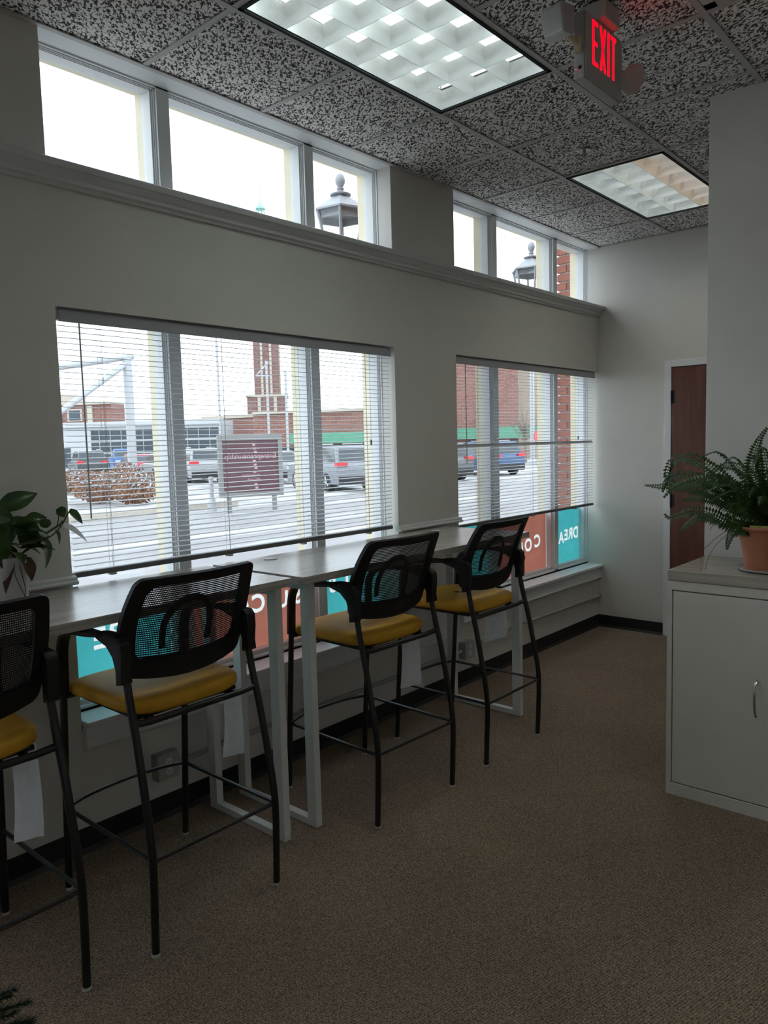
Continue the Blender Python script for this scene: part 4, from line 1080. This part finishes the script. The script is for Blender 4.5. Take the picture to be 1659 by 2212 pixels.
lightpole(452, 20.5, 1030, 'short white bollard post at the street edge', r=.06)
p = at(1158, 942, 50)
t = tag(empty('stop_sign', (p.x, p.y, GZ)), 'small red sign on a post seen through the far window', 'sign')
MB().tube([(p.x, p.y, GZ), (p.x, p.y, p.z+.1)], .03, 6).build('post', M_fmull, t)
q = MB().lathe([(.38, -.02), (.38, .02)], (0, 0, 0), 8, ph=PI/8); q.v = [(p.x+.04+z, p.y+x*.9, p.z+y) for x, y, z in q.v]; q.build('sign_plate', M_tail, t)

# buildings
def facade(name, label, A2, B2, depth, zt, m_, parts=None, org=None):
    A2, B2 = Vector((*A2, 0)), Vector((*B2, 0)); d = (B2-A2).normalized(); n_ = Vector((d.y, -d.x, 0))
    if (CAM-A2).dot(n_) < 0: n_ = -n_
    L_ = (B2-A2).length; RM_ = Matrix((d, n_, Vector((0, 0, 1)))).transposed()
    t = tag(empty(name, tuple((A2+B2)/2+Vector((0, 0, GZ)))), label, 'building')
    def blk(u0, u1, n0, n1, z0, z1, nm, mm, par=None):
        mb = MB().box(u0, u1, n0, n1, z0, z1); mb.v = [tuple(A2+RM_ @ Vector(q)) for q in mb.v]; return mb.build(nm, mm, par or t)
    blk(0, L_, -depth, 0, GZ, zt, 'wall', m_)
    return t, blk, L_
# left storefront block
t, blk, L_ = facade('storefront_building', 'long low building with dark glass bands and red brick upper floor', (-94, 22), (-61, 47.6), 5, 4.55, M_fwhite)
n = 9; wseg = L_/n
for k in range(n):
    a = k*wseg
    if k in (5,): continue
    for z0_, z1_ in ((2.75, 3.75), (1.5, 2.5), (.1, 1.3)):
        wn = blk(a+.25, a+wseg-.25, 0, .06, z0_, z1_, 'glass_band', M_fglass)
        for q in range(1, 4): blk(a+wseg*q/4-.04, a+wseg*q/4+.04, .06, .12, z0_, z1_, 'glazing_bar', M_fmull, wn)
blk(5*wseg+1.0, 5*wseg+2.6, 0, .08, 0, 2.0, 'entrance_door', M_fglass)
blk(-.2, L_+.2, -.2, .3, 4.1, 4.6, 'fascia', M_fwhite)
blk(0, L_-12, -5, -1.5, 4.55, 6.6, 'upper_floor', M_bf1)
for k in range(9):
    q = k*3.4
    if q > L_-12.5: break
    blk(q, q+.55, -1.5, -1.3, 4.55, 6.4, 'pilaster', M_stone)
    if q+3.2 < L_-12: wn = blk(q+1.2, q+2.8, -1.5, -1.42, 4.8, 6.1, 'window', M_stone); blk(q+1.4, q+2.6, -1.42, -1.40, 4.9, 5.95, 'window_pane', M_fglass, wn)
blk(0, L_-12, -5, -1.2, 6.5, 6.8, 'cornice', M_stone)
for a, b, h_ in ((12, 16, 7.7), (18, 20.5, 7.9), (23, 26, 7.7), (6, 9, 7.6)): blk(a, b, -4, -2.5, 6.8, h_, 'rooftop_unit', M_stone)
# middle brick range
t3, blk3, L3 = facade('brick_range', 'long low red brick building beside the tower', (-71, 52.5), (-47.5, 56.5), 3, 5.0, M_bf1)
blk3(0, L3, -.2, .2, 4.9, 5.25, 'cornice', M_stone)
for k in range(8): wn = blk3(2+k*3.2, 4+k*3.2, 0, .08, .3, 2.4, 'shop_window', M_fglass)
# green awning shop
t4, blk4, L4 = facade('awning_shop', 'red brick shop with a green awning across the street', (-47, 40.5), (-35.0, 47.0), 8, 4.35, M_bf1)
mb = MB(); blk4(3.5, 13.2, 0, 1.0, 1.75, 2.62, 'green_awning', M_green)
blk4(0, L4, -.15, .2, 4.3, 4.5, 'cornice', M_stone)
for k in range(4): blk4(1.5+k*3, 3.7+k*3, 0, .06, .2, 1.6, 'shop_window', M_fglass)
# right buildings
t5, blk5, L5 = facade('corner_brick_building', 'tall red brick building with a green shop band seen through the far window', (-42, 53.5), (-33.2, 59.7), 9, 13, M_bf1)
blk5(0, L5+2.2, 0, .5, 1.85, 2.85, 'green_band', M_green)
for k in range(4): blk5(.6+k*2.7, 2.6+k*2.7, 0, .06, .1, 1.7, 'shop_window', M_fglass)
t6, blk6, L6 = facade('beige_building', 'beige rendered building behind the utility pole', (-36, 64), (-26, 70.5), 10, 13, M_beige)
for k in range(2): blk6(2+k*4, 3.2+k*4, 0, .06, 1, 3, 'window', M_fglass)
# tower
c_ = Vector((-80.5, 70.5, 0)); ang = math.atan2(1.0, -.85)
t = tag(empty('clock_tower', (c_.x, c_.y, GZ)), 'slender red brick tower with pale vertical bands and green cupola', 'tower')
def tb(hw, z0_, z1_, nm, mm, par=None, ox=0, oy=0, hw2=None):
    mb = MB().box(ox-hw, ox+hw, oy-(hw2 or hw), oy+(hw2 or hw), z0_, z1_); Rz = Matrix.Rotation(math.radians(48), 3, 'Z')
    mb.v = [tuple(c_+Rz @ Vector(q)) for q in mb.v]; return mb.build(nm, mm, par or t)
tb(2.75, GZ, 8.6, 'base', M_bf2); tb(1.72, 8.6, 26, 'shaft', M_bf2)
for o_ in (-.62, .62):
    tb(.16, 8.6, 26, 'pale_band', M_stone, ox=o_, oy=-1.75, hw2=.06); tb(.16, 8.6, 26, 'pale_band', M_stone, ox=1.75, oy=o_, hw2=.06)
for o_ in (-1.1, 1.1): tb(.22, GZ, 8.5, 'pale_band', M_stone, ox=o_, oy=-2.78, hw2=.06)
tb(2.9, 8.5, 8.8, 'coping', M_stone)
tb(1.85, 26, 26.6, 'coping', M_stone)
MB().lathe([(1.5, 26.6), (1.3, 28.5), (.75, 31.5), (.62, 32.6), (.85, 32.7), (.85, 32.9), (.55, 33.0)], (c_.x, c_.y, 0), 8).build('spire', M_copper, t)
for k in range(6): MB().tube([(c_.x+.5*math.cos(k*PI/3), c_.y+.5*math.sin(k*PI/3), 33.0), (c_.x+.5*math.cos(k*PI/3), c_.y+.5*math.sin(k*PI/3), 34.4)], .07, 5).build('lantern_post', M_copper, t)
MB().lathe([(.72, 34.4), (.7, 34.55), (.2, 35.1), (.06, 35.4), (.05, 37.3)], (c_.x, c_.y, 0), 8).build('cupola', M_copper, t)

# cars
def car(p, ang, col, label, L_=4.6, H_=1.68, W_=1.84, kind='suv'):
    m_ = paint('car_paint_%d_%d_%d' % tuple(int(c*99) for c in col), col)
    t = tag(empty('parked_car', (p[0], p[1], GZ)), label, 'car', 'cars parked across the street')
    h = H_; l = L_/2
    belt = .60*h
    lower = [(-l, .32), (-l+.05, .24), (l-.05, .24), (l, .34), (l+.0, .62*belt+.18), (l-.12, belt-.02), (l*.45, belt+.05), (-l*.92, belt+.06), (-l, belt-.12)]
    if kind == 'suv': roof = [(-l*.94, belt+.02), (-l*.80, h-.04), (-l*.62, h), (l*.10, h), (l*.22, h-.05), (l*.52, belt+.03)]
    elif kind == 'truck': roof = [(-l*.12, belt+.02), (-l*.08, h-.04), (l*.02, h), (l*.25, h), (l*.32, h-.05), (l*.55, belt+.03)]
    else: roof = [(-l*.80, belt+.02), (-l*.50, h-.03), (-l*.35, h), (l*.05, h), (l*.15, h-.03), (l*.52, belt+.03)]
    Rz = Matrix.Rotation(ang, 3, 'Z'); P0 = Vector((p[0], p[1], GZ))
    def place(mb): mb.v = [tuple(P0+Rz @ Vector(q)) for q in mb.v]; return mb
    place(MB().prism(lower, 'y', -W_/2, W_/2)).build('body', m_, t, smooth=True, bevel=.07, seg=3)
    # tapered cabin
    n = len(roof); mb = MB()
    def tw(z): return W_/2-.05-.16*(z-belt)/(h-belt)
    mb.v = [(x, -tw(z), z) for x, z in roof]+[(x, tw(z), z) for x, z in roof]
    mb.f = [tuple(reversed(range(n))), tuple(range(n, 2*n))]+[(i, (i+1) % n, n+(i+1) % n, n+i) for i in range(n)]
    place(mb).build('cabin', m_, t, smooth=True, bevel=.04, seg=2)
    ins = [(x*.93, belt+.07+(z-belt-.02)*.80) for x, z in roof]
    for s in (-1, 1):
        mb = MB(); mb.v = [(x, s*(tw(z)+.012), z) for x, z in ins]+[(x, s*(tw(z)-.02), z) for x, z in ins]
        mb.f = [tuple(range(n)), tuple(reversed(range(n, 2*n)))]+[(i, (i+1) % n, n+(i+1) % n, n+i) for i in range(n)]
        place(mb).build('side_window', M_carglass, t)
    def gl(i, name):
        (xa, za), (xb, zb) = roof[i], roof[i+1]; dx_, dz_ = xb-xa, zb-za; nl = math.hypot(dx_, dz_); ox, oz = -dz_/nl*.016, dx_/nl*.016
        if i == 0: pass
        A1, B1 = (xa+dx_*.14, za+dz_*.14), (xa+dx_*.86, za+dz_*.86)
        mb = MB().quad((A1[0]+ox, -tw(A1[1])+.1, A1[1]+oz), (A1[0]+ox, tw(A1[1])-.1, A1[1]+oz), (B1[0]+ox, tw(B1[1])-.1, B1[1]+oz), (B1[0]+ox, -tw(B1[1])+.1, B1[1]+oz))
        place(mb).build(name, M_carglass, t)
    gl(0, 'rear_window'); gl(n-2, 'windshield')
    for fx in (-l*.60, l*.62):
        for s in (-1, 1):
            w_ = place(MB().tube([(fx, s*(W_/2-.22), .335), (fx, s*(W_/2+.015), .335)], .335, 20)).build('wheel', M_tyre, t, smooth=True)
            hb = MB()
            hb.tube([(fx, s*(W_/2+.016), .335), (fx, s*(W_/2+.022), .335)], .075, 12)
            for k in range(5):
                a = 2*PI*k/5; hb.tube([(fx, s*(W_/2+.02), .335), (fx+.22*math.cos(a), s*(W_/2+.02), .335+.22*math.sin(a))], .03, 5)
            place(hb).build('hubcap', M_hub, w_)
    for s in (-1, 1):
        place(MB().box(-l-.015, -l+.22, s*(W_/2-.42), s*(W_/2+.012), belt-.10, belt+.06)).build('tail_light', M_tail, t, bevel=.02)
        place(MB().box(l-.25, l+.012, s*(W_/2-.4), s*(W_/2+.008), .62*belt+.10, .62*belt+.24)).build('head_light', M_hub, t, bevel=.02)
    place(MB().box(-l-.03, -l+.1, -W_/2+.05, W_/2-.05, .28, .55)).box(0, 0, 0, 0, 0, 0).build('rear_bumper', M_tyre, t)
    if kind == 'suv':
        for s in (-1, 1): place(MB().tube([(-l*.6, s*.62, h+.05), (l*.1, s*.62, h+.05)], .02, 6)).build('roof_rail', M_hub, t)
    return t
car((-18.2, 20.9), math.radians(161), (.19, .20, .225), 'silver SUV parked right of the notice board', L_=4.7, H_=1.68)
car((-18.9, 32.6), math.radians(158), (.03, .075, .17), 'dark blue SUV seen through the far window', L_=4.5, H_=1.66)
car((-18.4, 27.3), math.radians(160), (.10, .105, .11), 'dark grey SUV at the left of the far window', L_=4.6, H_=1.66)
car((-43.9, 24.2), math.radians(160), (.07, .075, .08), 'black SUV in the parking lot left of the white pole', L_=4.8, H_=1.75)
car((-56, 33.6), math.radians(-22), (.02, .10, .32), 'bright blue pickup truck in front of the storefront', L_=5.4, H_=1.85, kind='truck')
car((-41.0, 26.0), math.radians(160), (.35, .03, .05), 'red car behind the shrubs', L_=4.4, H_=1.45, kind='sedan')
car((-35.4, 24.4), math.radians(160), (.30, .305, .31), 'white car right of the white pole', L_=4.6, H_=1.48, kind='sedan')
car((-30.5, 23.2), math.radians(160), (.30, .305, .31), 'white SUV left of the notice board', L_=4.7, H_=1.70)
car((-25, 23.6), math.radians(160), (.22, .23, .245), 'pale grey car behind the notice board', L_=4.5, H_=1.5, kind='sedan')
car((-27, 46), math.radians(160), (.26, .27, .28), 'pale car beyond the dark blue SUV', L_=4.5, H_=1.5, kind='sedan')

# winter shrubs
def shrub(x, y, r, h, label):
    t = tag(empty('winter_shrub', (x, y, GZ)), label, 'shrub', 'brown winter shrubs on the island')
    tw = MB()
    for k in range(9):
        a = random.uniform(0, 2*PI); tw.tube([(x, y, GZ), (x+r*.6*math.cos(a), y+r*.6*math.sin(a), GZ+h*.8)], [.02, .008], 5)
    tw.build('twigs', M_bark, t)
    mb = MB(); sn = MB()
    for k in range(900):
        a = random.uniform(0, 2*PI); q = random.random()**.5; zz = random.random()
        rr = r*q*math.sin(PI*(.15+.72*zz))*1.05
        p = Vector((x+rr*math.cos(a), y+rr*math.sin(a), GZ+.05+h*zz)); e = Vector((random.uniform(-1, 1), random.uniform(-1, 1), random.uniform(-.6, 1))).normalized()*random.uniform(.06, .12)
        c = e.cross(Vector((random.uniform(-1, 1), random.uniform(-1, 1), .3))).normalized()*.035
        (sn if (zz > .6 and random.random() < .30) else mb).quad(p-c, p+c, p+e+c*.5, p+e-c*.5)
    f_ = mb.build('foliage', M_shrub, t); f_['kind'] = 'stuff'
    s2 = sn.build('snow_dusting', M_snow, t); s2['kind'] = 'stuff'
SH = [(-27.2, 14.9, 1.0, .9, 'far left'), (-25.2, 14.9, 1.0, .85, ''), (-23.2, 14.7, 1.0, .9, ''), (-21.4, 14.4, .9, .85, ''), (-20.3, 12.3, .8, .75, ''), (-18.6, 12.6, .7, .7, ''), (-32.4, 20.2, .8, 1.0, '')]
SL = ['brown snow-dusted shrub at the left end of the planted island', 'brown snow-dusted shrub second from the left on the island', 'brown snow-dusted shrub in the middle of the island row', 'brown snow-dusted shrub at the right end of the back row', 'low brown shrub nearest the kerb', 'small brown shrub at the kerb corner', 'reddish shrub at the foot of the white pole']
for (x, y, r, h, _), l in zip(SH, SL): shrub(x, y, r, h, l)
# bare tree by the beige building
p = at(1135, 960, 58)
t = tag(empty('bare_tree', (p.x, p.y, GZ)), 'bare winter tree in front of the beige building', 'tree')
mb = MB().tube([(p.x, p.y, GZ), (p.x, p.y, 2.2)], [.12, .08], 6); mb.build('trunk', M_bark, t)
mb = MB()
for k in range(46):
    a = random.uniform(0, 2*PI); z = random.uniform(1.4, 2.6); L_ = random.uniform(1.0, 2.4); q = Vector((p.x, p.y, z)); d = Vector((math.cos(a), math.sin(a), random.uniform(.5, 1.6))).normalized()
    mb.tube([q, q+d*L_*.5, q+d*L_+Vector((0, 0, .3))], [.03, .018, .006], 4)
mb.build('branches', M_bark, t)
